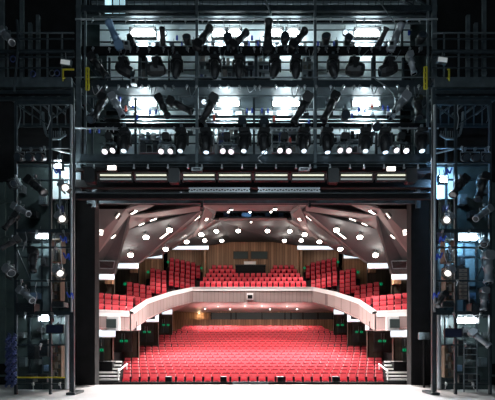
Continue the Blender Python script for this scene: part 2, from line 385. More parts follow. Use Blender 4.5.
# ---- seats: gather all positions
seats = []    # (pos floor, rotz, area, label)
for i in range(NROW):
    d = row_d(i); z = row_top(i) - SEATH
    xw = XX(row_left(i), d); n = round(-2 * xw / .52)
    if n % 2 != ((i + 1) % 2): n -= 1
    hs = -xw; pt = 2 * hs / n
    for k in range(n):
        x = -hs + pt * (k + .5)
        if i == 0 and k in (6, 7, 8, 17, 18) and 0: continue
        pw = .5 / d * F; vis = (row_ty(i - 1) - row_ty(i)) if i else 12
        wh = 'front stalls row' if i == 0 else '%s stalls row' % nth(i)
        seats.append((Vector((x, d, z)), 0, pw * vis, 'red seat, %s from the left in the %s' % (nth(k), wh), 'stalls row %s' % nth(i), i == 0))
terr = MB()
def srow(bl, kname, rname, l, r, n, skip=(), sgn=-1, rot=0):
    (x0, t0, d0), (x1, t1, d1) = l, r
    pa = P(x0, t0, d0); pb = P(x1, t1, d1)
    if sgn > 0: pa.x *= -1; pb.x *= -1
    dr = (pb - pa); pl = Vector((dr.x, dr.y, 0)).normalized(); nr = Vector((-pl.y, pl.x, 0))
    if nr.y < 0: nr = -nr
    e = pl * .3
    A = pa - e - Vector((0, 0, SEATH)); B = pb + e - Vector((0, 0, SEATH))
    terr.slab([A - nr * .4, B - nr * .4, B + nr * .62, A + nr * .62], .55, nrm=(0, 0, -1))
    for k in range(n):
        if k in skip: continue
        f = k / (n - 1) if n > 1 else 0
        p = pa + dr * f; p.z -= SEATH
        ang = rot * (-sgn)
        kk = k
        side = 'outer end' if sgn else 'left'
        lab = 'red seat, %s from %s, %s, %s' % (nth(kk), side, rname, kname)
        seats.append((p, ang, .5 / p.y * F * 4.4, lab, kname, False))
for sgn in (-1, 1):
    who = 'left' if sgn < 0 else 'right'
    for j, (t, d) in enumerate([(293.5, 26.4), (299, 25.4), (304, 24.4)]):
        srow('A', 'lowest %s balcony block' % who, ['back row', 'middle row', 'front row'][j], (100.3, t, d), (130 - j * .3, t + 3, d + 1.5), 5, sgn=sgn, rot=R(14))
    for j, (t, d) in enumerate([(282.4, 32.4), (287, 31.4), (291.5, 30.4), (296, 29.4)]):
        srow('B', 'second %s balcony block' % who, nth(j) + ' row from the back', (129.6 + (j > 2) * 2, t, d), (149, t + 3.6, d + 1.0), 4, sgn=sgn, rot=R(14))
    for j, (t, d) in enumerate([(268.6, 36.8), (273.2, 35.9), (277.6, 35.0), (282, 34.1), (286, 33.2)]):
        srow('C', 'third %s balcony block' % who, nth(j) + ' row from the back', (152.6, t, d), (164, t + 2.2, d + .9), 3, sgn=sgn, rot=R(12))
    for j, (t, d) in enumerate([(258, 40.7), (262.4, 39.8), (266.8, 38.9), (271.2, 38.0), (275.6, 37.1), (279.6, 36.2)]):
        srow('D', 'steep upper %s balcony block' % who, nth(j) + ' row from the back', (171.8 - (j > 2) * .6, t, d), (198.2 - (j > 2) * 5.4, t + 5.8 - (j > 2) * 1.2, d + 2.4), 6 - (j > 2), sgn=sgn, rot=R(10))
for j, (t, x0, n, skip) in enumerate([(265.4, 214, 15, range(4, 11)), (269.3, 211, 16, range(5, 11)), (273.4, 208, 17, ()), (277.4, 205, 18, ()), (281.4, 202, 19, ())]):
    d = 41.6 - .93 * j
    srow('E', 'central balcony', nth(j) + ' row from the back', (x0, t, d), (mx(x0), t, d), n, skip, sgn=0)
struct(terr, 'floor_balcony', M['concrete'])

# ---- the seat
def seat_meshes():
    b = MB()   # backrest: rounded slab leaning back, facing -y
    rt = Matrix.Rotation(R(-10), 3, 'X')
    b.box((0, .12, .68), (.41, .13, .62), rt, bev=.03); b.box((0, .045, .72), (.34, .04, .46), rt, bev=.05)
    b.box((0, .175, .705), (.42, .05, .66), rt, bev=.03, mi=1)
    c = MB(); r2 = Matrix.Rotation(R(-16), 3, 'X')
    c.box((0, -.06, .54), (.37, .11, .38), r2, bev=.05)
    for k in range(5):      # dark curved grip of the tipped-up cushion
        a0 = math.pi * (k) / 5; a1 = math.pi * (k + 1) / 5
        f = lambda a: Vector((.12 * math.cos(a), -.115 - .0, .55 + .05 * math.sin(a)))
        c.beam(f(a0), f(a1), .025, .03, mi=1)
    l = MB(); l.box((0, .08, .2), (.3, .1, .4)); l.box((0, .05, .015), (.42, .34, .03))
    for s in (-1, 1): l.box((s * .232, .06, .52), (.05, .3, .62)); l.box((s * .232, -.04, .62), (.055, .32, .035))
    return b, c, l
bb, cc, ll = seat_meshes()
mb_ = bb.mesh('backrest', [M['redc'], M['seatbase']]); mc_ = cc.mesh('seat_cushion', [M['redd'], M['seatbase']]); ml_ = ll.mesh('seat_frame', M['seatbase'])
rank = sorted(range(len(seats)), key=lambda i: -seats[i][2])
keep = set(rank[:300])
proto = thing('theatre_seat', '', 'seat')
for nm, me in (('backrest', mb_), ('seat_cushion', mc_), ('seat_frame', ml_)):
    o = bpy.data.objects.new(nm, me); COL.objects.link(o); o.parent = proto
first = True; rest = MB(); allmi = {}
for i, (p, rz, ar, lab, grp, fr_) in enumerate(seats):
    if i in keep:
        o = proto if first else copy_tree(proto); first = False
        o.location = p; o.rotation_euler = (0, 0, rz); tag(o, lab, 'seat', 'red theatre seats')
    else:
        m3 = Matrix.Rotation(rz, 3, 'Z')
        for src, off in ((bb, 0), (cc, 1), (ll, 2)):
            n = len(rest.v); rest.v += [m3 @ v + p for v in src.v]; rest.f += [[k + n for k in f] for f in src.f]
            rest.mi += [(2 if (off == 2 or m_ == 1) else off) for m_ in src.mi]
if rest.v: tag(rest.build('theatre_seats', [M['redc'], M['redd'], M['seatbase']]), 'remaining rows of small red theatre seats in the farther stalls and balcony', 'seats', kind='stuff')

# ---- balcony upper walls
ubays = [(114, 27.4, 278.5, 306), (138.5, 33.6, 267.5, 296), (163, 37.9, 250, 290)]
for sgn in (-1, 1):
    who = 'left' if sgn < 0 else 'right'
    q = (lambda p: p) if sgn < 0 else mx
    for k, (rx, d, ty, by) in enumerate(ubays):
        X = lambda p: (q(p) - CX) / F * d
        za, zb = Z(by, d), Z(ty - 7, d)
        b = MB(); b.slab([(X(rx), d, za), (sgn * 14.8, d, za), (sgn * 14.8, d, zb), (X(rx), d, zb)], .2, nrm=(0, 1, 0))
        nd = [33.6, 37.9, 41.6][k]
        xo = X(rx) * nd / d + sgn * .06; b.slab([(X(rx), d, za), (xo, nd, za), (xo, nd, zb), (X(rx), d, zb)], .12, nrm=(sgn, 0, 0))
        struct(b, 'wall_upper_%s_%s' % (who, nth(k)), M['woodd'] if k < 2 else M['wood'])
        if k < 2:   # dark door and a wooden box beam above it
            b = MB(); xa, xb = X([97, 117][k]), X([107, 131][k])
            b.box(((xa + xb) / 2, d - .04, Z([290, 275][k] + 3, d)), (abs(xa - xb), .06, 2.2)); nb += 1; struct(b, 'door_%d' % nb, M['woodd'])
            b = MB(); xa, xb = X([107, 131.5][k]), X([114, 138][k])
            b.box(((xa + xb) / 2, d - .2, Z([282, 271][k], d)), (abs(xa - xb), .4, .35)); struct(b, 'trim_%d' % (10 + nb), M['wood'])
    d0, d1 = 41.8, 43.6
    a, c = P(q(167.5), 290, d0), P(q(209), 290, d1)
    b = MB(); zt3 = Z(244, 40.5); b.slab([(a.x, d0, 5.5), (c.x, d1, 5.5), (c.x, d1, zt3), (a.x, d0, zt3)], .2, nrm=(0, 1, 0)); struct(b, 'wall_back_' + who, M['wood'])
    a, c = P(q(207.5), 290, 43.2), P(q(233.5), 290, 43.8)
    b = MB(); b.slab([(a.x, 43.2, 5.5), (c.x, 43.8, 5.5), (c.x, 43.8, Z(240, 43)), (a.x, 43.2, Z(243, 43))], .2, nrm=(0, 1, 0))
    b.slab([(a.x, 43.2, 5.5), (a.x, 41.6, 5.5), (a.x, 41.6, Z(244, 43)), (a.x, 43.2, Z(243, 43))], .2, nrm=(sgn, 0, 0)); struct(b, 'wall_angle_' + who, M['wood'])
    for (ex, ey, ed, ds) in ((168, 262, 41.5, 'on the wooden back wall above the steep %s balcony block'), (201.5, 268, 43.0, 'beside the %s gangway of the central balcony'), (148, 272, 37.7, 'on the %s wall beside the third balcony block'), (125, 284, 33.4, 'on the %s wall above the second balcony block')):
        p = P(q(ex), ey, ed); e = MB(); e.box(p, (.2, .06, .2)); e.box(p + Vector((0, -.035, 0)), (.08, .02, .1), mi=1)
        tag(e.build('exit_sign', [M['exit'], M['ceild']], origin=p), 'small green exit sign ' + ds % who, 'sign', 'green exit signs')
b = MB(); b.box((0, 43.95, 9.4), (XX(274, 43.4) - XX(232, 43.4), .2, 8.6)); struct(b, 'wall_back_centre', M['wood'])
for k, (a, c) in enumerate(((233.5, 248), (251, 267.5))):
    d = 43.78; b = MB(); b.box((XX((a + c) / 2, d), d, Z(255.3, d)), (XX(c, d) - XX(a, d), .08, .72)); wn = struct(b, 'window_%d' % (k + 2), M['glass'])
    fm = MB(); x0, x1, z0, z1 = XX(a, d), XX(c, d), Z(259, d), Z(251.7, d)
    for p_, q_ in (((x0, z0), (x1, z0)), ((x1, z0), (x1, z1)), ((x1, z1), (x0, z1)), ((x0, z1), (x0, z0))): fm.beam((p_[0], d - .07, p_[1]), (q_[0], d - .07, q_[1]), .07)
    o = fm.build('window_frame', M['plywood']); o.parent = wn
# mixing desk behind the central balcony
p = P(250.5, 271, 41.0)
t = thing('mixing_desk', 'long black covered mixing desk behind the middle of the central balcony seats', 'desk', (p.x, 41.0, p.z))
m1 = MB(); m1.box((p.x, 41.0, p.z + .15), (3.1, .8, .75)); part(m1, 'cabinet', M['black'], t)
m1 = MB(); m1.box((p.x, 40.95, p.z + .55), (3.2, .9, .06)); part(m1, 'desk_top', M['body'], t)
q_ = P(250, 266, 40.9)
t = thing('paper_box', 'long pale box lying on the black mixing desk', 'box', (q_.x, 40.9, p.z + .58))
m1 = MB(); m1.box((q_.x, 40.9, p.z + .74), (1.2, .4, .3)); part(m1, 'box_body', M['paper'], t)
m1 = MB(); m1.box((q_.x, 40.9, p.z + .91), (1.24, .44, .05)); part(m1, 'box_lid', M['white'], t)

# ================================================================== AUDITORIUM CEILING
V = dict(a=(88, 190, 21.0), a2=(94, 238, 21.6), b=(122, 208, 22.5), c=(128.5, 216, 24), e=(95.5, 257, 22.6), f=(176, 190, 22.4), g=(184, 203, 24),
         h=(200, 211, 26.5), i=(117, 262.5, 27.2), j=(138.5, 262.5, 28.4), k=(95.5, 273.5, 23.6), l=(114, 274, 24.6), l2=(116.5, 264, 25.6),
         j2=(142, 257, 29.4), h2=(205, 211.5, 28), n1=(145.5, 254, 32), n2=(162, 254, 34.8), m=(214, 220, 31), o1=(167, 246.5, 36), o2=(209, 245.5, 40.6), q=(219, 220, 31.6), r=(216, 211, 26.3))
panels = []     # (px polygon, world points, mat)
def pan(keys, mt, t=.12, mir=True, nm=None):
    for s in ((0, 1) if mir else (0,)):
        pts = [V[k] if isinstance(k, str) else k for k in keys]
        pts = [(mx(x) if s else x, y, d) for x, y, d in pts]
        for i_ in range(1, len(pts) - 1):
            tr = [pts[0], pts[i_], pts[i_ + 1]]; panels.append(([(x, y) for x, y, d in tr], [P(*p) for p in tr], mt))
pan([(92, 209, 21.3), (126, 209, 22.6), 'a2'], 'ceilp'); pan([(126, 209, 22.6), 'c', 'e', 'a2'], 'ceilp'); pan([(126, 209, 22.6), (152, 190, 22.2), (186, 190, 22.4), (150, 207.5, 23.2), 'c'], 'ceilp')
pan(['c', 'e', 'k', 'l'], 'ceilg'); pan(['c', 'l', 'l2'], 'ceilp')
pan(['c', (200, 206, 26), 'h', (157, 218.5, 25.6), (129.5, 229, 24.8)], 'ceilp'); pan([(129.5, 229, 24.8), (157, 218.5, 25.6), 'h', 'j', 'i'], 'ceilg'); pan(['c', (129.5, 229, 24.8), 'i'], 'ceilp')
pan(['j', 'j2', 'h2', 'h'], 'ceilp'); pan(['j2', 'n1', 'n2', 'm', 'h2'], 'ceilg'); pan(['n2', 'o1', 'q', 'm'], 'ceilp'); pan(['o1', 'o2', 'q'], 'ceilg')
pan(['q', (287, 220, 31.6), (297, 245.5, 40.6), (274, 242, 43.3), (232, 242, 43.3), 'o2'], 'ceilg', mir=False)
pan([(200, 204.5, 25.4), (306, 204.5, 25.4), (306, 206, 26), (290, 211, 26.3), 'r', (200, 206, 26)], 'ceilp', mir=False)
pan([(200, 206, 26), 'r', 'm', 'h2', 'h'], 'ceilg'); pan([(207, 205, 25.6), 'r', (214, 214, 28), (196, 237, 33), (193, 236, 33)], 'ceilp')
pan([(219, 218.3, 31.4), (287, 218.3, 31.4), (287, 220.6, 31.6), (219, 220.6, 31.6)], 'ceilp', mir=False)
mbs = {'ceilp': MB(), 'ceilg': MB()}
for _, pts, mt in panels: mbs[mt].slab(pts, .12)
struct(mbs['ceilp'], 'ceiling_beams', M['ceilp']); struct(mbs['ceilg'], 'ceiling_panels', M['ceilg'])
def inpoly(x, y, poly):
    r = False; n = len(poly)
    for i in range(n):
        (x1, y1), (x2, y2) = poly[i], poly[(i + 1) % n]
        if (y1 > y) != (y2 > y) and x < (x2 - x1) * (y - y1) / (y2 - y1) + x1: r = not r
    return r
def hit(px, py):
    best = None; o = Vector((0, 0, H)); dr = P(px, py, 1) - o
    for poly, pts, _ in panels:
        if inpoly(px, py, poly):
            n = (pts[1] - pts[0]).cross(pts[2] - pts[0])
            t = (pts[0] - o).dot(n) / dr.dot(n)
            if best is None or t < best[0]: best = (t, n.normalized())
    if not best: return None
    t, n = best
    if n.dot(dr) > 0: n = -n
    return o + dr * t, n
# black plates standing in for the dark of openings in the near grey panels
for s in (0, 1):
    pp = [(96.5, 259.5), (113, 260.5), (111.5, 268), (97, 267)]
    w3 = []
    for x, y in pp:
        h_ = hit(mx(x) if s else x, y)
        if h_: w3.append(h_[0] + h_[1] * .16)
    if len(w3) == 4:
        b = MB(); b.slab(w3, .08); struct(b, 'trim_%d' % (30 + s), M['black'])
        # frame round the black plate
        g = MB()
        for u, v in zip(w3, w3[1:] + w3[:1]): g.beam(u, v, .05)
        struct(g, 'trim_%d' % (32 + s), M['steel2'])
# house lamps
big = [(130, 250), (145.5, 232), (169, 225), (186, 237.5), (165, 244.5), (204.5, 236.5), (221.5, 237), (201, 230), (216, 227), (238.5, 226.7)]
lamps = []
for x, y in big: lamps += [(x, y), (mx(x) + 0, y)]
lamps.sort()
pl = None; cnt = 0
for k, (x, y) in enumerate(lamps):
    h_ = hit(x, y)
    if not h_: continue
    p, n = h_; n = n.normalized(); p = p + n * .1 + Vector((0, 0, -.18))
    if pl is None:
        pl = thing('ceiling_lamp', '', 'lamp', p)
        m1 = MB(); m1.lathe([(.05, .16), (.1, .14), (.15, .03), (.16, 0)], 12, None); m1.tube((0, 0, .16), (0, 0, .32), .02); part2 = m1.build('lamp_housing', M['silver'], pl, smooth=True)
        m1 = MB(); m1.lathe([(.16, .0), (.19, -.06), (.19, -.12), (.12, -.2), (.02, -.22)], 12, None); m1.build('bulb', M['house'], pl, smooth=True)
        o = pl
    else:
        o = copy_tree(pl)
    o.location = p; cnt += 1
    tag(o, 'glowing round house lamp under the folded auditorium ceiling, %s from the left' % nth(k), 'lamp', 'house lamps under the ceiling')
    lp = p + Vector((0, -.05, -.2))
    if k % 3 == 1: light('house_wide', 'SPOT', lp, E_HOUSE * 11, (1, .94, .9), rot=(0, 0, 0), size=.15, spot=130, blend=.5)
    light('house_light', 'SPOT', lp, E_HOUSE * 50, (1, .94, .9), rot=aim_rot(lp, (lp.x * .45, 23.8 + (lp.y - 24) * .35, .4)), size=.15, spot=84, blend=.6)
    light('house_glow', 'POINT', p + n * .25 + Vector((0, -.1, .05)), E_HOUSE * .6, (1, .93, .87), size=.08)
slots = [(101, 230, 100.5, 235), (119, 214, 116, 218), (131, 213, 136, 210), (148, 202.5, 154, 200.8), (139, 226, 144, 224), (150, 220.5, 156, 218.5), (160, 238, 168, 232), (194, 219.5, 199, 215.5), (111, 238, 114, 235), (229, 209, 233, 209), (205, 220, 207, 218)]
sl = []
for s in slots: sl.append(s); sl.append((mx(s[0]), s[1], mx(s[2]), s[3]))
sl.sort()
for k, (x, y, x2, y2) in enumerate(sl):
    h1, h2 = hit(x, y), hit(x2, y2)
    if not h1 or not h2: continue
    p, q2 = h1[0] + h1[1] * .04, h2[0] + h1[1] * .04
    if (p - q2).length > 3: continue
    t = thing('slot_light', 'slim recessed slot light in a sloping ceiling fin, %s from the left' % nth(k), 'light', p, group='recessed slot lights of the ceiling')
    m1 = MB(); m1.beam(p, q2, .2, .05); part(m1, 'glow_face', M['slot'], t)
    m1 = MB(); u = (q2 - p).normalized(); v = u.cross(h1[1]).normalized() * .13
    for sg_ in (-1, 1): m1.beam(p + v * sg_, q2 + v * sg_, .04, .07)
    part(m1, 'frame', M['ceild'], t)
# small lamps along the front edges and under the balcony
for k, (x, y) in enumerate([(228.5, 210.5), (250, 210.7), (271, 210.5), (251, 221.0), (205, 308.0), (230, 308.3), (270, 308.3), (297, 308.2), (218, 305.4), (245, 305.2), (262, 305.2), (287, 305.4)]):
    up = y < 250
    d = (25.8 if y < 215 else 31.4) if up else 38.8
    p = P(x, y, d) + Vector((0, 0, -.1))
    lab = ('small bright spot lamp on the ceiling edge above the stalls, %s from the left' % nth([0, 1, 3, 2][k])) if up else 'small downlight in the rosy ceiling under the balcony, %s from the left' % nth([0, 2, 5, 7, 1, 3, 4, 6][k - 4])
    t = thing('small_downlight', lab, 'light', p, group='small downlights')
    m1 = MB(); m1.tube(p + Vector((0, 0, .02)), p + Vector((0, 0, .14)), .1, 12); part(m1, 'lamp_housing', M['silver'], t)
    m1 = MB(); m1.lathe([(.06, .02), (.05, -.03), (.02, -.04)], 12, Matrix.Translation(p)); part(m1, 'bulb', M['house' if k < 8 else 'slot'], t, True)
    if not up and k < 8: light('downlight', 'SPOT', p + Vector((0, 0, -.08)), 600, (1, .9, .85), size=.08, spot=150)
    if not up: light('soffit_fill', 'POINT', p + Vector((0, 0, -.6)), 22, (1, .9, .86), size=.08)
# under-balcony fill comes from point lights added below the downlights to brighten the soffit
# technical gantry seen through the dark ceiling slot
t = thing('ceiling_gantry', 'dark technical gantry with bluish lamps seen through the slot in the ceiling', 'gantry', P(253, 214, 33))
m1 = MB()
for y in (212.5, 216.5): m1.beam(P(215, y, 33), P(291, y, 33), .07)
for j in range(20): m1.beam(P(215 + 4 * j, 212.5, 33), P(219 + 4 * j, 216.5, 33), .04)
part(m1, 'truss_frame', M['steel2'], t)
for x in (226, 244, 249, 268, 281):
    m1 = MB(); m1.box(P(x, 215, 32.8), (.4, .3, .3), bev=.05); lb = part(m1, 'lamp_box', M['bluegrey'], t)
light('gantry_light', 'POINT', P(247, 217, 32.3), 14, (.5, .75, 1), size=.1)
# cove edges lit by strips; their light is put into emissive bands
def cove(x0, x1, y0, y1, d0, d1, lab):
    for s in (0, 1):
        a, c = P(mx(x0) if s else x0, y0, d0), P(mx(x1) if s else x1, y0, d1); a2, c2 = P(mx(x0) if s else x0, y1, d0), P(mx(x1) if s else x1, y1, d1)
        t = thing('lit_cove_edge', lab % ('right' if s else 'left'), 'light', (a + c) / 2, group='glowing cove edges')
        m1 = MB(); m1.slab([a, c, c2, a2], .06, nrm=(0, 1, 0)); part(m1, 'glow_face', M['cove'], t)
        m1 = MB(); m1.beam(a2 + Vector((0, .03, -.03)), c2 + Vector((0, .03, -.03)), .1, .06); m1.beam(a + Vector((0, .03, .03)), c + Vector((0, .03, .03)), .1, .06); part(m1, 'trim_profile', M['cap'], t)
cove(96, 114, 274.5, 279, 24.0, 24.6, 'bluish white cove edge with built-in glow above the nearest %s balcony wall')
cove(117, 138.3, 263.5, 268, 28.4, 28.5, 'bluish white cove edge with built-in glow above the second %s balcony wall')
cove(145.5, 162, 254.3, 258, 34.9, 35.0, 'bluish white cove edge with built-in glow above the third %s balcony wall')
cove(167, 208.5, 246, 249.3, 39.0, 40.5, 'long bluish white cove edge with built-in glow above the %s back wall')
cove(95.5, 115, 330, 336.5, 23.2, 23.4, 'bright cove edge with built-in glow under the nearest %s end of the balcony')
cove(128, 140.5, 320.5, 329.8, 27.3, 27.4, 'bright cove edge with built-in glow over the second %s stalls door')
cove(146, 158.5, 312, 321.5, 31.8, 31.8, 'bright cove edge with built-in glow over the third %s stalls door')
cove(162, 172, 308.5, 314, 36.0, 36.0, 'bright cove edge with built-in glow over the farthest %s stalls door')
# screens set in the near ends of the balcony front, and the box at its middle
for s, who in ((0, 'left'), (1, 'right')):
    p = P(mx(110) if s else 110, 323.5, 22.2)
    t = thing('balcony_screen', 'black screen box in a pale frame on the near %s end of the balcony' % who, 'screen', p, group='balcony screens')
    m1 = MB(); m1.box(p + Vector((0, .12, 0)), (1.0, .3, .8), mi=0); part(m1, 'frame', M['cap'], t)
    m1 = MB(); m1.box(p + Vector((0, -.06, 0)), (.74, .1, .5)); part(m1, 'screen', M['glass'], t)
p = P(250, 296.5, 37.0)
t = thing('balcony_speaker', 'small dark box with a pale face fixed at the middle of the balcony front', 'speaker', p)
m1 = MB(); m1.box(p, (.62, .36, .62)); part(m1, 'speaker_box', M['cap'], t)
m1 = MB(); m1.box(p + Vector((0, -.2, -.05)), (.46, .06, .34)); part(m1, 'speaker_grille', M['black'], t)
# low black pedestals by the front row and the grey grille at the stage edge
for k, x in enumerate((168.5, 223.5, 280.5, 335.5)):
    p = P(x, 380, 21.9); t = thing('floor_monitor', 'low black box with a pale top before the front row, %s from the left' % nth(k), 'box', (p.x, 21.95, -.06), group='black boxes before the front row')
    m1 = MB(); m1.box((p.x, 21.95, .06), (.34, .28, .3)); part(m1, 'box_body', M['black'], t)
    m1 = MB(); m1.box((p.x, 21.93, .215), (.32, .3, .02)); part(m1, 'top_plate', M['steel2'], t)
p = P(250.5, 383.3, 21.6); b = MB(); b.box(p, (1.95, .06, .17)); 
for k in range(12): b.box(p + Vector((-.9 + .16 * k, -.04, 0)), (.03, .03, .15))
tag(b.build('vent_grille', M['steel2'], origin=p), 'long grey grille on the black barrier at the middle of the stage edge', 'grille')


# ================================================================== FIXTURE PROTOTYPES (hang from a clamp at the origin)
def moving_head():
    t = thing('moving_head_light', '', 'stage light')
    m = MB(); m.tube((0, 0, .0), (0, 0, -.12), .035); m.box((0, 0, .0), (.1, .12, .14)); m.build('clamp', M['steel2'], t)
    m = MB(); m.box((0, 0, -.2), (.44, .34, .17), bev=.04); m.box((0, -.18, -.2), (.16, .02, .06)); m.build('base', M['body'], t)
    m = MB()
    m.box((0, 0, -.33), (.5, .16, .08), bev=.03)
    for s in (-1, 1): m.box((s * .25, 0, -.55), (.07, .17, .5), bev=.03)
    m.build('yoke', M['body'], t)
    h = MB(); h.lathe([(.06, .36), (.15, .33), (.2, .2), (.215, 0), (.2, -.18), (.17, -.32), (.13, -.40), (.12, -.42)], 18)
    for z in (.12, .06, 0, -.06): h.lathe([(.222, z), (.222, z - .025)], 18)
    o = h.build('head', M['body'], t, smooth=True, loc=(0, 0, -.66))
    l = MB(); l.lathe([(.105, 0), (.105, -.02), (.06, -.04)], 16); l.build('lens', M['lensw'], o, smooth=True, loc=(0, 0, -.42))
    return t
def par_can():
    t = thing('par_can_light', '', 'stage light')
    m = MB(); m.tube((0, 0, .02), (0, 0, -.1), .025); m.box((0, 0, 0), (.07, .09, .1)); m.build('clamp', M['steel2'], t)
    m = MB(); m.box((0, 0, -.11), (.34, .04, .02))
    for s in (-1, 1): m.box((s * .165, 0, -.22), (.012, .04, .24))
    m.build('yoke', M['steel2'], t)
    h = MB(); h.lathe([(.05, .24), (.1, .2), (.13, .06), (.15, -.08), (.155, -.14)], 16); o = h.build('head', M['body'], t, smooth=True, loc=(0, 0, -.32))
    l = MB(); l.lathe([(.135, 0), (.12, -.02)], 16); l.build('lens', M['lensp'], o, loc=(0, 0, -.14))
    return t
def profile(body='body'):
    t = thing('profile_spotlight', '', 'stage light')
    m = MB(); m.tube((0, 0, .03), (0, 0, -.14), .025); m.box((0, 0, 0), (.09, .1, .12)); m.build('clamp', M['steel2'], t)
    m = MB(); m.box((0, 0, -.14), (.42, .05, .02))
    for s in (-1, 1): m.box((s * .205, 0, -.27), (.014, .05, .28))
    m.build('yoke', M['steel2'], t)
    h = MB(); h.box((0, 0, .34), (.36, .34, .34), bev=.06); h.lathe([(.15, .18), (.155, -.2), (.135, -.22), (.135, -.55), (.165, -.57), (.165, -.68), (.15, -.7)], 16)
    for k in range(3): h.box((0, .18, .28 + .06 * k), (.26, .03, .02))
    for s in (-1, 1): h.tube((s * .13, 0, -.1), (s * .21, 0, -.1), .02)
    o = h.build('head', M[body], t, smooth=True, loc=(0, 0, -.36))
    l = MB(); l.lathe([(.135, 0), (.12, -.015)], 16); l.build('lens', M['lens0'], o, loc=(0, 0, -.69))
    return t
def box_head():
    """squat wash moving head seen side on: boxy bevelled head"""
    t = thing('wash_light', '', 'stage light')
    m = MB(); m.tube((0, 0, .0), (0, 0, -.1), .035); m.box((0, 0, 0), (.1, .12, .12)); m.build('clamp', M['steel2'], t)
    m = MB(); m.box((0, 0, -.15), (.4, .3, .14), bev=.03); m.build('base', M['body'], t)
    m = MB()
    for s in (-1, 1): m.box((s * .0, s * .24, -.38), (.16, .05, .4), bev=.02)
    m.box((0, 0, -.24), (.18, .5, .06)); m.build('yoke', M['body'], t)
    h = MB(); h.lathe([(.08, .34), (.17, .3), (.24, .1), (.24, -.22), (.21, -.34), (.2, -.38)], 8); o = h.build('head', M['body'], t, loc=(0, 0, -.5))
    l = MB(); l.lathe([(.18, 0), (.15, -.02)], 12); l.build('lens', M['lens0'], o, loc=(0, 0, -.38))
    return t
def fresnel():
    t = thing('fresnel_light', '', 'stage light')
    m = MB(); m.tube((0, 0, .02), (0, 0, -.12), .025); m.box((0, 0, 0), (.08, .1, .1)); m.build('clamp', M['alu'], t)
    m = MB(); m.box((0, 0, -.12), (.46, .04, .02))
    for s in (-1, 1): m.box((s * .225, 0, -.25), (.014, .05, .28))
    m.build('yoke', M['alu'], t)
    h = MB(); h.box((0, 0, .1), (.38, .34, .42), bev=.09); h.lathe([(.15, -.1), (.17, -.22), (.19, -.24), (.19, -.3)], 16)
    for k in range(4): h.box((0, -.175, .0 + .07 * k), (.26, .02, .02))
    o = h.build('head', M['silver'], t, smooth=False, loc=(0, 0, -.36))
    l = MB(); l.lathe([(.165, 0), (.15, -.02), (.08, -.05)], 16); l.build('lens', M['lensy'], o, smooth=True, loc=(0, 0, -.29))
    d = MB()
    for s in (-1, 1): d.box((s * .22, 0, -.36), (.02, .3, .16), Matrix.Rotation(R(s * -25), 3, 'Y')); d.box((0, s * .22, -.36), (.3, .02, .16), Matrix.Rotation(R(s * 25), 3, 'X'))
    d.build('barn_doors', M['body'], o)
    return t
PROTO = dict(moving=moving_head, par=par_can, prof=profile, silver=lambda: profile('silver'), blue=lambda: profile('bluegrey'), wash=box_head, fres=fresnel)
made = {}
def fixture(kind, pos, label, group, tilt=(0, 0), lens=None, flip=False, scale=1, yaw=0):
    """tilt = (rotation about x, about y) of the head; (0,0) points straight down"""
    if kind not in made:
        o = PROTO[kind](); made[kind] = o
    else: o = copy_tree(made[kind])
    o.location = pos; o.rotation_euler = (0, R(180) if flip else 0, R(yaw)); o.scale = (scale,) * 3
    hd = [c for c in o.children if c.name.split('.')[0] == 'head'][0]
    hd.rotation_euler = (R(tilt[0]), R(tilt[1]), 0)
    if lens:
        ln = [c for c in hd.children if c.name.split('.')[0] == 'lens'][0]
        ln.data = ln.data.copy(); ln.data.materials.clear(); ln.data.materials.append(M[lens])
    tag(o, label, 'stage light', group)
    return o

def flood(px, py, d, wpx, hpx, mt, label, group, name='flood_light', yaw=0, tail=True, glow=0):
    p = P(px, py, d); wd = wpx / F * d; hh = hpx / F * d
    t = thing(name, label, 'work light', p, group=group)
    L = lambda m, nm, mm, **k: m.build(nm, mm, t, origin=(0, 0, 0), **k)
    m = MB()
    if not tail: m.box((0, .12, 0), (wd + .1, .08, hh + .1))
    for s in (-1, 1): m.box((s * (wd / 2 + .05), .02, 0), (.03, .22, hh + .1)); m.box((0, .02, s * (hh / 2 + .04)), (wd + .1, .22, .03))
    L(m, 'housing', M['body'])
    m = MB(); m.box((0, .03, 0), (wd, .06, hh), bev=min(hh * .3, .1)); L(m, 'lamp_face', M[mt])
    if tail:
        m = MB()
        for s in (-1, 1): m.beam((s * wd * .4, .1, hh / 2), (s * wd * .4, .15, hh / 2 + .35), .025)
        L(m, 'bracket', M['steel2'])
    t.rotation_euler = (0, 0, R(yaw))
    if glow: light('flood_glow', 'POINT', p + Vector((0, .3, -.45 if glow == 190 else 0)), glow, (.3, .62, 1.0) if mt == 'floodb' else (.8, .95, 1.0), size=.12)
    return t

# ================================================================== LIGHTING BRIDGE
D0, D1 = 17.4, 19.1
LX, RX = -7.75, 8.05       # outer faces
def Zf(py, d=D0): return H + (HY - py) / F * d
t = thing('lighting_bridge', 'wide two-storey dark steel lighting bridge above the stage opening', 'lighting bridge', (0, 18, 7.2))
for px in (79, 197, 315, 434):
    for d in (D0, D1):
        m = MB(); x = XX(px, D0); w_ = .2 if px in (79, 434) else .12
        m.box((x, d, (Zf(-20) + Zf(195)) / 2), (w_, .14, Zf(-20) - Zf(195)))
        if px in (79, 434) and d == D0:
            sx_ = 1 if px == 79 else -1
            m.box((x + sx_ * .28, d, (Zf(-20) + Zf(165)) / 2), (.09, .1, Zf(-20) - Zf(165)))
        part(m, 'column', M['steel2' if d == D0 else 'steel'], t)
def hb(y, h_, d, mt='steel', x0=76, x1=437, nm='beam', dep=.12):
    m = MB(); m.box(((XX(x0, D0) + XX(x1, D0)) / 2, d, Zf(y, d)), (XX(x1, D0) - XX(x0, D0), dep, h_)); part(m, nm, M[mt], t)
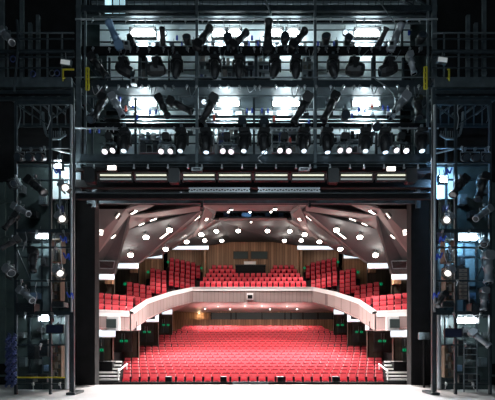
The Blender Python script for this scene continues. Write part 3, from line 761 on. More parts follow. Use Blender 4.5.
def hp(y, d, r=.03, mt='steel2', x0=76, x1=437, nm='rail'):
    m = MB(); m.tube((XX(x0, D0), d, Zf(y, d)), (XX(x1, D0), d, Zf(y, d)), r); part(m, nm, M[mt], t)
hb(9, .25, D0); hb(3, .12, D1, 'steel2'); hb(15.8, .1, D0 + .3, 'steel2')
hp(19.3, D0 - .05, .04, 'alu'); hp(23.5, D0 + .4, .035); hp(26, D1, .03)
hb(51, .34, D0 + .05, 'black'); hb(50, .12, D1, 'steel')
hp(77.3, D0 - .1, .025); hb(84.5, .3, D0); hb(90.2, .07, D0 + .3, 'steel2'); hp(96, D0 + .1, .03)
hb(117, .1, D0 + .9, 'steel'); hp(128.3, D0 - .15, .035, 'alu'); hb(125.5, .16, D0 + .25, 'black')
hb(158.5, .34, D0, 'steel'); hb(168, .44, D0 + .1, 'black'); hp(163.5, D0 - .12, .03, 'steel2')
# decks
for y0 in (50.5, 87, 162):
    m = MB(); z = Zf(y0); m.box((XX(256.5, D0), (D0 + D1) / 2, z - .02 - (.15 if y0 > 100 else 0)), (XX(434, D0) - XX(79, D0), D1 - D0, .06 if y0 != 50.5 else .03))
    if y0 == 50.5: continue
    part(m, 'deck', M['steel'], t)
# middle small posts and diagonal braces
for px, ya, yb in ((107.5, 54, 82), (138.5, 54, 82), (145, 54, 82), (256, 54, 84), (254, 95, 155), (315.5, 54, 84), (374, 54, 82), (405, 54, 82), (90, 95, 155), (134, 95, 155), (176, 130, 155), (378, 130, 155), (418, 95, 155), (404, 20, 50)):
    m = MB(); m.box((XX(px, D0), D0 + .25, (Zf(ya) + Zf(yb)) / 2), (.1, .08, Zf(ya) - Zf(yb))); part(m, 'post', M['steel'], t)
for (xa, ya), (xb, yb) in (((83, 4), (100, 14)), ((388, -8), (432, 16)), ((404, -8), (434, 10)), ((82, 96), (104, 120)), ((432, 96), (410, 120)), ((84, 60), (103, 82)), ((430, 60), (412, 82))):
    m = MB(); m.beam(P(xa, ya, D0 + .1), P(xb, yb, D0 + .1), .07); part(m, 'brace', M['steel'], t)
# vertical balusters of the top walkway
for k in range(46):
    px = 88 + k * 7.6
    m = MB(); m.box((XX(px, D0), D0 + .15, Zf(2)), (.03, .03, .75)); part(m, 'baluster', M['steel'], t)
m = MB(); m.beam(P(263, -6, D0 - .1), P(271, 14, D0 - .1), .14, .06); part(m, 'brace', M['steel2'], t)

# back panels of the two storeys
for (xa, xb, ya, yb, mt, nm) in ((100, 410, 24, 48, 'panel', 'back_panel'), (107, 122, 54, 80, 'panel', 'back_panel'), (123, 138, 54, 80, 'panel', 'back_panel'), (146, 168, 54, 80, 'panel', 'back_panel'), (170, 195, 54, 80, 'panel', 'back_panel'),
                             (199, 254, 54, 82, 'panel', 'back_panel'), (258, 313, 54, 82, 'panel', 'back_panel'), (318, 372, 54, 80, 'panel', 'back_panel'), (376, 404, 54, 80, 'panel', 'back_panel'), (120, 196, 98, 158, 'panel', 'back_panel'), (199, 313, 98, 158, 'panel', 'back_panel'), (317, 400, 98, 158, 'panel', 'back_panel'),
                             (84, 106, 20, 158, 'dpanel', 'side_panel'), (411, 430, 20, 158, 'dpanel', 'side_panel')):
    m = MB(); d = D1 - .12 if nm == 'back_panel' else D1 - .05
    sc = D0 / d
    m.box(((XX(xa, d) + XX(xb, d)) / 2, d, (Z(ya, d) + Z(yb, d)) / 2), (XX(xb, d) - XX(xa, d), .04, Z(ya, d) - Z(yb, d))); part(m, nm, M[mt], t)

# shelving units at the back of the bridge with cases on them
def shelf_unit(x0, x1, y0, y1, rows, d, label):
    o = thing('storage_shelf', label, 'shelf', (XX((x0 + x1) / 2, d), d, Z(y1, d)), group='storage shelves on the bridge')
    xa, xb = XX(x0, d), XX(x1, d)
    for x in (xa, xb):
        m = MB(); m.box((x, d, (Z(y0, d) + Z(y1, d)) / 2), (.05, .3, Z(y0, d) - Z(y1, d))); part(m, 'upright', M['alu'], o)
    for r in range(rows + 1):
        z = Z(y1 + (y0 - y1) * r / rows, d); m = MB(); m.box(((xa + xb) / 2, d, z), (xb - xa, .3, .03)); part(m, 'shelf_board', M['alu'], o)
    return o
BOXN = 0
where = {}
def cases(x0, x1, y0, y1, rows, d, shelf):
    global BOXN
    xa, xb = XX(x0, d), XX(x1, d)
    for r in range(rows):
        zb = Z(y1 + (y0 - y1) * r / rows, d) + .015; hgt = (Z(y0, d) - Z(y1, d)) / rows
        x = xa + .05; k = 0
        while x < xb - .12:
            wd = random.uniform(.08, .26); hh = hgt * random.uniform(.4, .85)
            if x + wd > xb - .04: break
            mt = random.choice(['case', 'body', 'steel2', 'wheat', 'case', 'white', 'dblue', 'body'])
            m = MB(); m.box((x + wd / 2, d - .02, zb + hh / 2), (wd, .22, hh)); m.box((x + wd / 2, d - .14, zb + hh * .6), (wd * .5, .02, .02))
            cl = {'case': 'dark grey', 'body': 'black', 'steel2': 'grey', 'wheat': 'beige', 'white': 'white', 'dblue': 'navy'}[mt]
            tag(m.build('equipment_case', M[mt], origin=(x + wd / 2, d, zb)), '%s case, %s from left, %s level up, %s' % (cl, nth(k), nth(r), shelf), 'case', 'cases on the bridge shelves')
            x += wd + random.uniform(.02, .12); k += 1
sh = [(199.5, 212, 56, 80, 3, 'upper bridge shelf beside left-centre column'), (222, 254, 56, 80, 2, 'wide upper bridge shelf'), (258, 270, 56, 80, 3, 'narrow shelf right of upper middle post'), (302, 313, 56, 80, 3, 'upper shelf beside right-centre column'),
      (218, 242, 130, 154, 3, 'lower shelf left of middle post'), (272, 298, 122, 154, 3, 'lower shelf right of middle post'), (140, 160, 128, 154, 2, 'lower shelf in left bay'), (346, 362, 128, 154, 2, 'lower shelf in right bay'), (200, 214, 112, 154, 4, 'lower shelf beside left-centre column')]
for x0, x1, y0, y1, rw, nm in sh:
    shelf_unit(x0, x1, y0, y1, rw, 18.7, 'pale metal storage shelf, ' + nm); cases(x0, x1, y0, y1, rw, 18.7, nm)

# linear work lights
for k, px in enumerate((143, 219, 234.5, 276, 293, 367)):
    flood(px, 33.5, 18.3, 24 if k in (0, 5) else 12.5, 8, 'flood', 'wide glowing work light on the upper bridge storey, %s from the left' % nth(k), 'work lights of the upper bridge storey', glow=120 if k in (0, 5) else 60)
for k, px in enumerate((143, 226, 286, 366)):
    flood(px, 103, 18.3, 26, 7.5, 'flood', 'wide glowing work light on the lower bridge storey, %s from the left' % nth(k), 'work lights of the lower bridge storey', glow=190)
for k, (px, py, n_) in enumerate(((164, 33, 'upper storey left of the centre bays'), (345.5, 32.5, 'upper storey right of the centre bays'), (204, 102, 'lower storey beside the left-centre column'))):
    p = P(px, py, 17.9); m = thing('work_lamp', 'small round glaring work lamp on the ' + n_, 'work light', p, group='small round work lamps')
    a = MB(); a.lathe([(.05, .16), (.12, .1), (.14, 0)], 14, Matrix.Translation(p) @ Matrix.Rotation(R(90), 4, 'X').inverted() if 0 else Matrix.Translation(p) @ Matrix.Rotation(R(-90), 4, 'X')); part(a, 'lamp_housing', M['body'], m, True)
    a = MB(); a.lathe([(.11, -.02), (.11, 0)], 14, Matrix.Translation(p) @ Matrix.Rotation(R(-90), 4, 'X')); part(a, 'lens', M['lensw'], m)
    a = MB(); a.beam(p + Vector((0, .08, .1)), p + Vector((0, .1, .4)), .03); part(a, 'bracket', M['steel2'], m)

# fixtures along the bridge ---------------------------------------------------
HOT = []
mh = [(124.5, 'lensw'), (181.5, 'lensw'), (206, 'lensd'), (244.5, 'lensw'), (264, 'lensd'), (303.5, 'lensw'), (327, 'lensd'), (365.5, 'lensw'), (385, 'lensd'), (421.5, 'lensw')]
for k, (px, ln) in enumerate(mh):
    d = 17.15; p = P(px, 126.5, d)
    fixture('moving', p, 'large moving head with %s lens, %s from left on the lower bridge rail' % ('bright' if ln == 'lensw' else 'dim', nth(k)), 'moving heads on the lower bridge rail', tilt=(-16 if ln == 'lensw' else -4, 2 if k % 2 else -2), lens=ln, scale=1.05, yaw=random.uniform(-12, 12))
    if ln == 'lensw':
        lp = P(px, 150.5, d - .25)
        light('moving_head_beam', 'SPOT', lp, 2000, (.8, .88, 1), rot=aim_rot(lp, (lp.x * .7, 12.5, 0)), size=.1, spot=60)
pc = [105, 113.5, 161, 171, 222.6, 231.5, 279.5, 289, 339.5, 349, 395.6, 406]
for k, px in enumerate(pc):
    p = P(px, 143 + random.uniform(-.5, 1), 17.1)
    fixture('par', p, 'small par can with pinkish lit lens, %s from left above the lower bridge edge' % nth(k), 'par cans above the lower bridge edge', tilt=(-38, 10 if k % 2 else -10), lens='lensp', scale=.88)
# short pipes carrying the par cans
for k in range(6):
    xa, xb = pc[2 * k], pc[2 * k + 1]
    o = thing('hanging_bar', 'short bar on drop pipe carrying the %s pair of par cans from the left' % nth(k), 'pipe', P((xa + xb) / 2, 143, 17.15), group='short bars carrying the par cans')
    m = MB(); m.tube(P(xa - 2, 143, 17.15), P(xb + 2, 143, 17.15), .03); part(m, 'bar', M['steel2'], o)
    m = MB(); m.tube(P((xa + xb) / 2, 143, 17.15), P((xa + xb) / 2, 127, 17.25), .025); part(m, 'drop_pipe', M['steel2'], o)
    b = MB(); b.box(P((xa + xb) / 2, 137, 17.2), (.3, .26, .3), bev=.05); tag(b.build('junction_box', M['body'], origin=P((xa + xb) / 2, 137, 17.2)), 'dark junction box on the drop pipe of the %s par can pair' % nth(k), 'box', 'junction boxes above the par cans')
# lower part of the upper storey
low = [('prof', 97, 56, (0, -38), 1.0), ('wash', 124, 57, (0, -62), 1.1), ('wash', 157, 57, (0, 88), 1.1), ('moving', 177, 54, (0, 12), .95), ('moving', 215, 54, (0, 0), .95), ('moving', 239, 54, (0, 0), .95), ('moving', 275, 54, (0, 16), .95), ('moving', 296, 54, (0, 0), .95), ('moving', 333, 54, (0, -14), .95), ('wash', 354, 57, (0, -88), 1.1), ('wash', 389, 57, (0, 75), 1.1), ('silver', 411, 55, (0, -14), .8)]
for k, (kd, px, py, tl, sc) in enumerate(low):
    nmk = {'prof': 'long black profile spotlight', 'wash': 'squat black wash light turned sideways', 'moving': 'black upright moving head, unlit,', 'silver': 'pale profile spotlight'}[kd]
    fixture(kd, P(px, py, 17.3), nmk + ' in the middle gap of the bridge, %s from left' % nth(k), 'lights hanging below the upper bridge storey', tilt=tl, lens='lens0', scale=sc)
top = [('blue', 116, 47, (-10, -24), 1.05), ('wash', 131, 48, (10, 160), .7), ('prof', 163, 49, (-60, 15), .8), ('par', 187, 49, (-70, 0), 1.2), ('prof', 202, 49, (10, 28), 1.1), ('par', 228, 49, (-80, 0), 1.3), ('prof', 238, 49, (10, 38), .95), ('prof', 268, 49, (-4, 2), 1.15), ('par', 285, 49, (-80, 0), 1.35), ('prof', 297, 49, (10, 34), 1.0),
       ('par', 326, 49, (-70, -20), 1.3), ('par', 348, 49, (-85, 0), 1.2), ('prof', 380, 49, (-40, 25), .8), ('silver', 394, 49, (-12, 24), 1.0), ('par', 421, 49, (-75, 10), 1.4)]
for k, (kd, px, py, tl, sc) in enumerate(top):
    nmk = {'prof': 'black profile spotlight', 'wash': 'small black wash light', 'par': 'round black par can', 'silver': 'silver profile spotlight', 'blue': 'blue-grey profile spotlight'}[kd]
    fl = True
    o = fixture(kd, P(px, py + 0, 17.35), nmk + ' on the top bridge beam, %s light from the left' % nth(k), 'lights standing on the top bridge beam', tilt=tl, lens='lens0', scale=sc, flip=fl)
midr = [('silver', 116, 96, (0, -28), .9), ('prof', 162, 97, (-10, -26), .95), ('prof', 178, 97, (0, -66), 1.0), ('prof', 210, 98, (10, 32), 1.1), ('prof', 303, 97, (10, 32), 1.15), ('prof', 331, 96, (0, 26), 1.1), ('par', 345, 107, (-85, 0), 1.3), ('silver', 400, 95, (0, 38), 1.1), ('par', 376, 118, (-60, 0), 1.2), ('par', 92, 110, (-50, 20), 1.2), ('prof', 418, 98, (-20, 4), 1.0), ('prof', 100, 97, (-8, 18), 1.0), ('par', 264, 112, (-60, 0), 1.4), ('par', 243, 112, (-60, 20), 1.3)]
midr.sort(key=lambda r: r[1])
for k, (kd, px, py, tl, sc) in enumerate(midr):
    nmk = {'prof': 'tilted black profile spotlight', 'par': 'round black par can', 'silver': 'tilted silver profile spotlight'}[kd]
    fixture(kd, P(px, py, 17.3), nmk + ' under the upper bridge deck, %s light from the left' % nth(k), 'lights hanging under the upper deck', tilt=tl, lens='lens0', scale=sc)

for (row, y0, nn, dc) in (('top bridge beam', 48.8, 30, 17.36), ('upper deck beam', 86.5, 30, 17.3), ('lower bridge rail', 128.6, 34, 17.24), ('upper bridge rail', 19.6, 26, 17.34)):
    for j in range(nn):
        px = 90 + (424 - 90) * (j + random.uniform(.2, .8)) / nn; p = P(px, y0 + random.uniform(-.4, .4), dc)
        m = MB(); m.box(p, (.07, .08, .11), Matrix.Rotation(random.uniform(-.5, .5), 3, 'Y')); m.tube(p, p + Vector((random.uniform(-.05, .05), 0, -.16)), .018, 5); m.tube(p + Vector((-.05, 0, .02)), p + Vector((.07, 0, .02)), .015, 5)
        tag(m.build('pipe_clamp', M['alu'], origin=p), 'small metal pipe clamp on the %s, %s from the left' % (row, nth(j)), 'clamp', 'pipe clamps on the bridge')
for row, y0, y1, xs in (('behind the lower bridge lights', 131, 152, (125, 132, 150, 156, 170, 190, 203, 222, 236, 249, 260, 274, 288, 309, 320, 335, 356, 373, 392)), ('low behind the upper work lights', 40, 47, (124, 135, 150, 158, 172, 192, 213, 246, 258, 277, 305, 322, 336, 352, 361, 376, 386)), ('below the lower work lights', 109, 121, (126, 136, 148, 157, 206, 216, 234, 246, 262, 275, 291, 306, 330, 345, 360, 372, 384))):
    for j, px in enumerate(xs):
        ya = random.uniform(y0, (y0 + y1) / 2); yb = ya + random.uniform(2.5, 5.5); wd = random.uniform(2.5, 6.5); d = 18.75
        p = P(px, (ya + yb) / 2, d); m = MB(); w_, h_ = wd / F * d, (yb - ya) / F * d
        m.box(p, (w_, .16, h_)); m.box(p + Vector((0, -.09, 0)), (w_ * .6, .02, h_ * .5)); m.beam(p + Vector((w_ * .3, 0, h_ / 2)), p + Vector((w_ * .3, .1, h_ / 2 + .25)), .02); m.beam(p + Vector((0, .08, 0)), p + Vector((0, .25, 0)), .05)
        mt = random.choice(['body', 'case', 'body', 'steel', 'white', 'steel2'])
        cl = {'body': 'black', 'case': 'dark grey', 'steel': 'dark', 'white': 'white', 'steel2': 'grey'}[mt]
        tag(m.build('junction_box', M[mt], origin=p), 'small %s junction box %s, %s from the left' % (cl, row, nth(j)), 'box', 'junction boxes on the bridge back wall')
for k, (y, r_, mt) in enumerate(((30, .03, 'steel2'), (42, .035, 'steel'), (110, .03, 'steel'), (121, .05, 'black'), (135, .035, 'steel'), (143.5, .035, 'steel'), (62, .03, 'steel'), (70, .03, 'steel'))):
    m = MB(); m.tube(P(100, y, 18.6), P(412, y, 18.6), r_)
    for px in range(104, 412, 22): m.beam(P(px, y, 18.6), P(px, y, 18.95), .03)
    tag(m.build('conduit_pipe', M[mt], origin=P(100, y, 18.6)), 'long thin conduit running along the back of the bridge, %s from the top' % nth([0, 1, 4, 5, 6, 7, 2, 3][k]), 'pipe', 'conduits at the back of the bridge')
# small clutter: blue connectors, hooks, drooping cables
def cable(pts, r, mt, label, group=None, n=10, nm='cable'):
    pts = [Vector(p) for p in pts]; out = []
    for i in range(len(pts) - 1):
        p0 = pts[max(i - 1, 0)]; p1 = pts[i]; p2 = pts[i + 1]; p3 = pts[min(i + 2, len(pts) - 1)]
        for k in range(n):
            t_ = k / n; out.append(.5 * ((2 * p1) + (p2 - p0) * t_ + (2 * p0 - 5 * p1 + 4 * p2 - p3) * t_ ** 2 + (3 * p1 - p0 - 3 * p2 + p3) * t_ ** 3))
    out.append(pts[-1]); m = MB(); m.path(out, r, 5, 0)
    return tag(m.build(nm, M[mt], origin=pts[0]), label, 'cable', group)
k = 0
for px in (92, 119, 151, 168, 189, 220, 247, 262, 291, 309, 334, 358, 372, 391, 414):
    y0 = 50 if k % 2 else 86; dx = random.uniform(5, 11)
    cable([P(px, y0, 17.36), P(px + dx * .3, y0 + random.uniform(6, 12), 17.1), P(px + dx, y0, 17.36)], .018, 'steel2' if k % 3 else 'alu', 'thin drooping cable under the %s bridge beam, %s of these from the left' % ('top' if k % 2 else 'middle', nth(k)), 'drooping cables on the bridge'); k += 1
k = 0
for (px, py) in ((177, 38), (182, 45), (249, 44), (252, 38), (258, 44), (318, 44), (334, 44), (409, 33), (120, 99), (118, 106), (247, 111), (252, 111), (262, 111), (268, 111), (359, 110), (365, 111), (383, 108), (388, 109), (150, 112), (156, 112), (137, 118), (133, 106), (99, 131), (90, 131), (309, 122), (352, 116)):
    p = P(px, py, 17.6); m = MB(); m.tube(p - Vector((0, 0, .08)), p + Vector((0, 0, .08)), .05, 8); m.tube(p + Vector((0, 0, .08)), p + Vector((0, .05, .16)), .02, 6)
    st = 'upper' if py < 60 else 'lower'
    tag(m.build('power_connector', M['blue'], origin=p), 'small blue power connector on the %s bridge storey, %s listed from the left' % (st, nth(k)), 'connector', 'blue power connectors'); k += 1
k = 0
cons = sorted([o for o in bpy.data.objects if o.name.startswith('power_connector')], key=lambda o: (o.location.z < 12.2, o.location.x))
cu = {True: 0, False: 0}
for o in cons:
    lo = o.location.z < 12.2
    o['label'] = 'small blue power connector on the %s bridge storey, %s such from the left' % ('lower' if lo else 'upper', nth(cu[lo])); cu[lo] += 1
for k, (px, py) in enumerate(((126, 109), (214, 118), (274, 119), (290, 141), (372, 106))):
    p = P(px, py, 17.7); m = MB(); m.tube(p - Vector((0, 0, .1)), p + Vector((0, 0, .1)), .06, 10); m.lathe([(.03, .1), (.03, .15)], 8, Matrix.Translation(p))
    tag(m.build('red_lamp_cap', M['red'], origin=p), 'small red capped bottle on the lower bridge storey, %s from the left' % nth(k), 'bottle', 'red caps on the bridge')
for k, (x0, y0, h_) in enumerate(((87.5, 68, 22), (425.5, 67, 22))):
    m = MB()
    for s in (-1, 1): m.tube(P(x0 + s * 1.3, y0, 17.2), P(x0 + s * 1.3, y0 + h_, 17.2), .04)
    for j in range(5): m.tube(P(x0 - 1.3, y0 + h_ * j / 4, 17.2), P(x0 + 1.3, y0 + h_ * j / 4, 17.2), .03)
    tag(m.build('yellow_guard', M['yellow'], origin=P(x0, y0 + h_, 17.2)), 'yellow ladder-like guard at the %s end of the bridge' % ('left' if k == 0 else 'right'), 'guard', 'yellow guards')
for k, (px, py) in enumerate(((127, 45), (391, 45), (134, 82), (393, 113), (197, 170), (304, 170))):
    p = P(px, py, 17.2 if py < 160 else 17.0); o = thing('control_box', 'small pale grey control box, %s' % ['beside the blue-grey spotlight on the top beam', 'beside the silver spotlight on the top beam', 'on the middle beam near its left end', 'near the right end of the lower storey', 'on the header beam left of its middle', 'on the header beam right of its middle'][k], 'box', p, group='pale control boxes')
    m = MB(); m.box(p, (.24, .2, .26) if py < 160 else (.45, .2, .14)); part(m, 'box_body', M['alu'], o)
    m = MB(); m.box(p + Vector((0, -.11, 0)), (.14, .02, .14) if py < 160 else (.3, .02, .06)); part(m, 'front_panel', M['body'], o)
cable([P(262, 163, 17.0), P(258, 158, 17.0), P(264, 153, 17.0), P(267, 149, 17.0)], .025, 'alu', 'pale curved hose looped in front of the middle of the bridge edge')
cable([P(70, 127, 17.0), P(95, 128.5, 17.0), P(128, 130.5, 17.0)], .02, 'alu', 'pale cable sagging from the left tower to the lower bridge rail')
cable([P(376, -4, 17.0), P(388, 14, 17.0), P(395, 24, 17.0), P(393, 34, 17.0)], .02, 'steel2', 'grey cable hanging over the right bay of the upper storey')
cable([P(374, 78, 17.0), P(390, 90, 17.0), P(396, 104, 17.0), P(388, 120, 17.0)], .025, 'steel2', 'thick grey cable looping across the right bay of the lower storey')

# ---- header with long fluorescent battens
t = thing('header_truss', 'black header frame carrying the fluorescent battens above the stage opening', 'truss', P(253, 198, 17.3))
for (y, h_, d) in ((170.5, .12, 17.3), (184.5, .34, 17.35), (196.5, .26, 17.2)):
    m = MB(); m.box((XX(253, 17.3), d, Z(y, d)), (XX(432, 17.3) - XX(76, 17.3), .22, h_)); part(m, 'beam', M['black'], t)
m = MB(); m.tube(P(75, 192.8, 17.05), P(431, 192.8, 17.05), .04); part(m, 'pipe', M['steel'], t)
m = MB(); m.box(P(253, 200.5, 19.3), (16.2, .12, .32)); part(m, 'lower_pipe', M['steel'], t)
for px in (90.5, 174.5, 333, 410.5):
    m = MB(); m.box(P(px, 176.5, 17.0), (.46, .3, .62), bev=.06); part(m, 'motor_box', M['body'], t)
for k, (xa, xb) in enumerate(((99, 132), (135, 167.5), (182.5, 215.5), (218, 251.5), (254.5, 288.5), (291.5, 325), (340, 373), (376.5, 409.5))):
    d = 17.0; p = P((xa + xb) / 2, 177, d); wd = (xb - xa) / F * d
    o = thing('fluorescent_batten', 'long twin-tube fluorescent batten on the header, %s from the left' % nth(k), 'work light', p, group='fluorescent battens on the header')
    m = MB(); m.box(p + Vector((0, .14, 0)), (wd, .08, .3)); m.box(p + Vector((0, 0, -.19)), (wd, .2, .03)); m.box(p + Vector((0, 0, .15)), (wd, .2, .03)); part(m, 'housing', M['body'], o)
    m = MB(); m.tube(p + Vector((-wd / 2 + .05, 0, .08)), p + Vector((wd / 2 - .05, 0, .08)), .032, 10); part(m, 'tube', M['tube'], o)
    m = MB(); m.box(p + Vector((0, .03, -.08)), (wd - .08, .06, .045)); part(m, 'reflector', M['reflector'], o)
for k, (px, py) in enumerate(((112, 168), (391, 169))):
    p = P(px, py, 17.0); o = thing('small_sign_light', 'small glowing white panel light on the header near its %s end' % ('left' if k == 0 else 'right'), 'work light', p, group='small header panel lights')
    m = MB(); m.box(p + Vector((0, .05, 0)), (.42, .1, .24)); part(m, 'housing', M['body'], o)
    m = MB(); m.box(p + Vector((0, -.02, 0)), (.36, .04, .17)); part(m, 'lamp_face', M['slot'], o)
for k, (xa, xb) in enumerate(((189, 250), (258, 320))):
    d = 16.95; o = thing('silver_truss', 'silver perforated truss rail on the header, %s of the middle' % ('left' if k == 0 else 'right'), 'truss', P((xa + xb) / 2, 190, d), group='silver truss rails')
    for yy in (188.3, 191.6):
        m = MB(); m.beam(P(xa, yy, d), P(xb, yy, d), .05); part(m, 'chord', M['alu'], o)
    m = MB(); n = 22
    for j in range(n): m.beam(P(xa + (xb - xa) * j / n, 188.3 if j % 2 else 191.6, d), P(xa + (xb - xa) * (j + 1) / n, 191.6 if j % 2 else 188.3, d), .035)
    part(m, 'web', M['alu'], o)
# small hanging clips of the header
k = 0
for px in range(94, 425, 18):
    p = P(px + (k % 3) * 2, 164.5, 17.0); m = MB(); m.tube(p, p + Vector((0, 0, -.13)), .03, 6); m.box(p + Vector((0, 0, -.15)), (.08, .06, .06)); tag(m.build('hook_clamp', M['alu'], origin=p), 'small metal hook clamp under the bridge edge, %s from the left' % nth(k), 'clamp', 'hook clamps under the bridge edge'); k += 1

# pale panel above the left bay, its brightness put in as emission
for (xa, xb, who) in ((104.5, 112, 'left leaf'), (113.5, 125, 'right leaf')):
    p = P((xa + xb) / 2, 4, 18.0); m = MB(); m.box(p, (XX(xb, 18) - XX(xa, 18), .05, 1.0)); m.box(p + Vector((0, -.04, 0)), (.03, .03, .9))
    tag(m.build('glazed_panel', mat('glazed_' + who.replace(' ', '_'), (.5, .7, .75), .4, emit=(.5, .8, .9), es=.6 if who[0] == 'r' else 1.2), origin=p), 'pale glowing panel at the top left above the bridge, ' + who, 'panel', 'glowing panels')

# ================================================================== SIDE TOWERS
TD = 16.2
def tower(sgn):
    who = 'left' if sgn < 0 else 'right'
    q = (lambda p: p) if sgn < 0 else mx
    base = P(q(45), 395, TD); base.z = 0
    t = thing('lighting_tower', 'tall dark steel lighting tower standing at the %s of the stage opening' % who, 'lighting tower', base, group='lighting towers')
    T_ = TD; B_ = 17.9
    X = lambda p, d=T_: XX(q(p), d)
    for px, y0, wd, d in ((16, 103, .1, T_), (50.5, 103, .1, T_), (73, 88, .12, T_), (16, 103, .08, B_), (60, 103, .08, B_), (71, 88, .1, T_ + .6), (30, 232, .07, B_), (42, 232, .07, B_)):
        m = MB(); zt_ = Z(y0, T_); m.box((X(px, d), d, zt_ / 2 + .01), (wd, wd, zt_ - .02)); part(m, 'post', M['steel'], t)
    for y in (103, 148, 163, 231, 247.5, 281, 313, 345, 384):
        m = MB(); z = Z(y, T_)
        hgt = .16 if y in (103, 231, 313) else .06
        a, c = X(15.5), X(74)
        m.box(((a + c) / 2, T_, z), (abs(a - c), .09, hgt)); part(m, 'rail', M['steel'], t)
        a2, c2 = X(15.5, B_), X(73, B_)
        m = MB(); m.box(((a2 + c2) / 2, B_, z), (abs(a2 - c2), .07, hgt)); part(m, 'rail', M['steel'], t)
    for y in (101, 231, 314):
        m = MB(); a, c = X(15.5), X(74)
        n = 7
        for j in range(n + 1):
            x = a + (c - a) * j / n; m.beam((x, T_, Z(y, T_) - .05), (x * B_ / T_, B_, Z(y, T_) - .05), .06)
        if y != 101: m.slab([(a, T_, Z(y, T_)), (c, T_, Z(y, T_)), (c * B_ / T_, B_, Z(y, T_)), (a * B_ / T_, B_, Z(y, T_))], .04, nrm=(0, 0, 1))
        part(m, 'platform', M['steel'], t)
    # diagonal braces
    for (xa, ya), (xb, yb) in (((52, 149), (72, 154)), ((17, 105), (49, 125)), ((17, 250), (30, 280)), ((52, 118), (70, 106))):
        m = MB(); m.beam(P(q(xa), ya, T_ - .05), P(q(xb), yb, T_ - .05), .05); part(m, 'brace', M['alu' if ya == 149 else 'steel'], t)
    # back panels; wall patches lit by the work lights are given paler colours
    for (xa, xb, ya, yb, mt) in ((53, 70, 164, 199, 'panel'), (17, 50, 164, 229, 'dpanel'), (30, 52, 233, 312, 'teal_lit'), (53, 70, 233, 312, 'dpanel'), (17, 70, 316, 392, 'dpanel'), (17, 29, 233, 312, 'dpanel')):
        m = MB(); d = B_ + .06; m.box(((X(xa, d) + X(xb, d)) / 2, d, (Z(ya, d) + Z(yb, d)) / 2), (abs(X(xa, d) - X(xb, d)), .04, Z(ya, d) - Z(yb, d))); part(m, 'back_panel', M[mt], t)
    # outer edge frame down to the floor
    m = MB(); m.box((X(72), T_ + .3, .06), (.35, .9, .1)); part(m, 'foot', M['steel'], t)
    m = MB(); m.tube(P(q(67), 315, T_ - .15), P(q(67), 389, T_ - .15), .085, 12); part(m, 'vertical_pipe', M['alu'], t)
    m = MB(); m.tube(P(q(71.5), 105, T_ - .12), P(q(71.5), 312, T_ - .12), .05, 10); part(m, 'vertical_pipe', M['alu'], t)
    return t
M['teal_lit'] = mat('tower_backing_lit', (.10, .14, .15), .6, noise=.2)  # backing colour includes the work light falling on it
tower(-1); tower(1)
for (px, py, w_, h_, mt, lab) in ((58.5, 165, 6, 7, 'floodw', 'glaring work light high in the left tower'), (43, 236, 11, 5, 'floodw', 'glaring work light in the middle of the left tower'), (45.5, 318, 11, 5.5, 'floodw', 'glaring work light in the bottom level of the left tower'),
                                  (443, 179.5, 6, 6, 'floodb', 'bluish glaring work light high in the right tower'), (468, 237.5, 19, 6, 'floodb', 'wide bluish work light in the middle of the right tower'), (467, 320.5, 20, 5.5, 'floodw', 'wide glaring work light in the bottom level of the right tower')):
    flood(px, py, 16.75, w_, h_, mt, lab, 'work lights in the towers', tail=True, glow=260 if mt == 'floodb' else 120)
# warm fresnels on the towers
for (px, py, ty_, tx, lab) in ((63, 179, -52, -34, 'just below the glaring lamp high in the left tower'), (60, 210, -52, -34, 'below the upper level of the left tower'), (58, 264, -52, -34, 'in the middle level of the left tower'), (449, 211, 52, -34, 'below the upper level of the right tower'), (450, 264, 52, -34, 'in the middle level of the right tower')):
    fixture('fres', P(px, py, 15.95), 'silver spotlight with warm lit lens ' + lab, 'warm spotlights on the towers', tilt=(tx, ty_), lens='lensy', scale=.78)
# dark profile spots
prs = [('silver', 20, 202, (-20, -60), 'left tower under the scoop lights', .8), ('prof', 35, 176, (-20, -50), 'left tower at the upper left', 1.0), ('prof', 12, 214, (-20, 30), 'left edge of the left tower', .7), ('fres', 9, 262, (-30, -50), 'left edge beside the middle of the left tower', .9), ('silver', 25, 286, (-25, -55), 'left tower above its bottom platform', .85), ('prof', 33, 250, (-15, -8), 'middle back of the left tower', .9), ('prof', 12, 236, (-20, 50), 'outer left end of the middle platform', .7), ('fres', 16, 176, (-60, -20), 'left tower at its outer upper corner', .8),
       ('silver', 484, 205, (-20, 55), 'right tower at its upper right', .85), ('silver', 488, 255, (-10, 5), 'right edge of the right tower', 1.1), ('silver', 478, 330, (-30, -40), 'bottom level of the right tower', .8), ('prof', 460, 176, (-20, 40), 'right tower beside its top lamp', 1.0), ('prof', 482, 176, (-10, 20), 'upper right end of the right tower', 1.0), ('fres', 484, 236, (-40, 30), 'right end of the middle platform', .7), ('prof', 442, 292, (-25, 40), 'right tower above its bottom platform', .7), ('silver', 484, 290, (-10, 10), 'right edge above the bottom platform', .8)]
for kd, px, py, tl, lab, sc in prs:
    nmk = {'prof': 'unlit black profile spotlight', 'silver': 'unlit silver profile spotlight', 'fres': 'unlit silver box spotlight'}[kd]
    fixture(kd, P(px, py, 15.9), nmk + ' on the ' + lab, 'unlit spotlights on the towers', tilt=tl, lens='lens0', scale=sc)
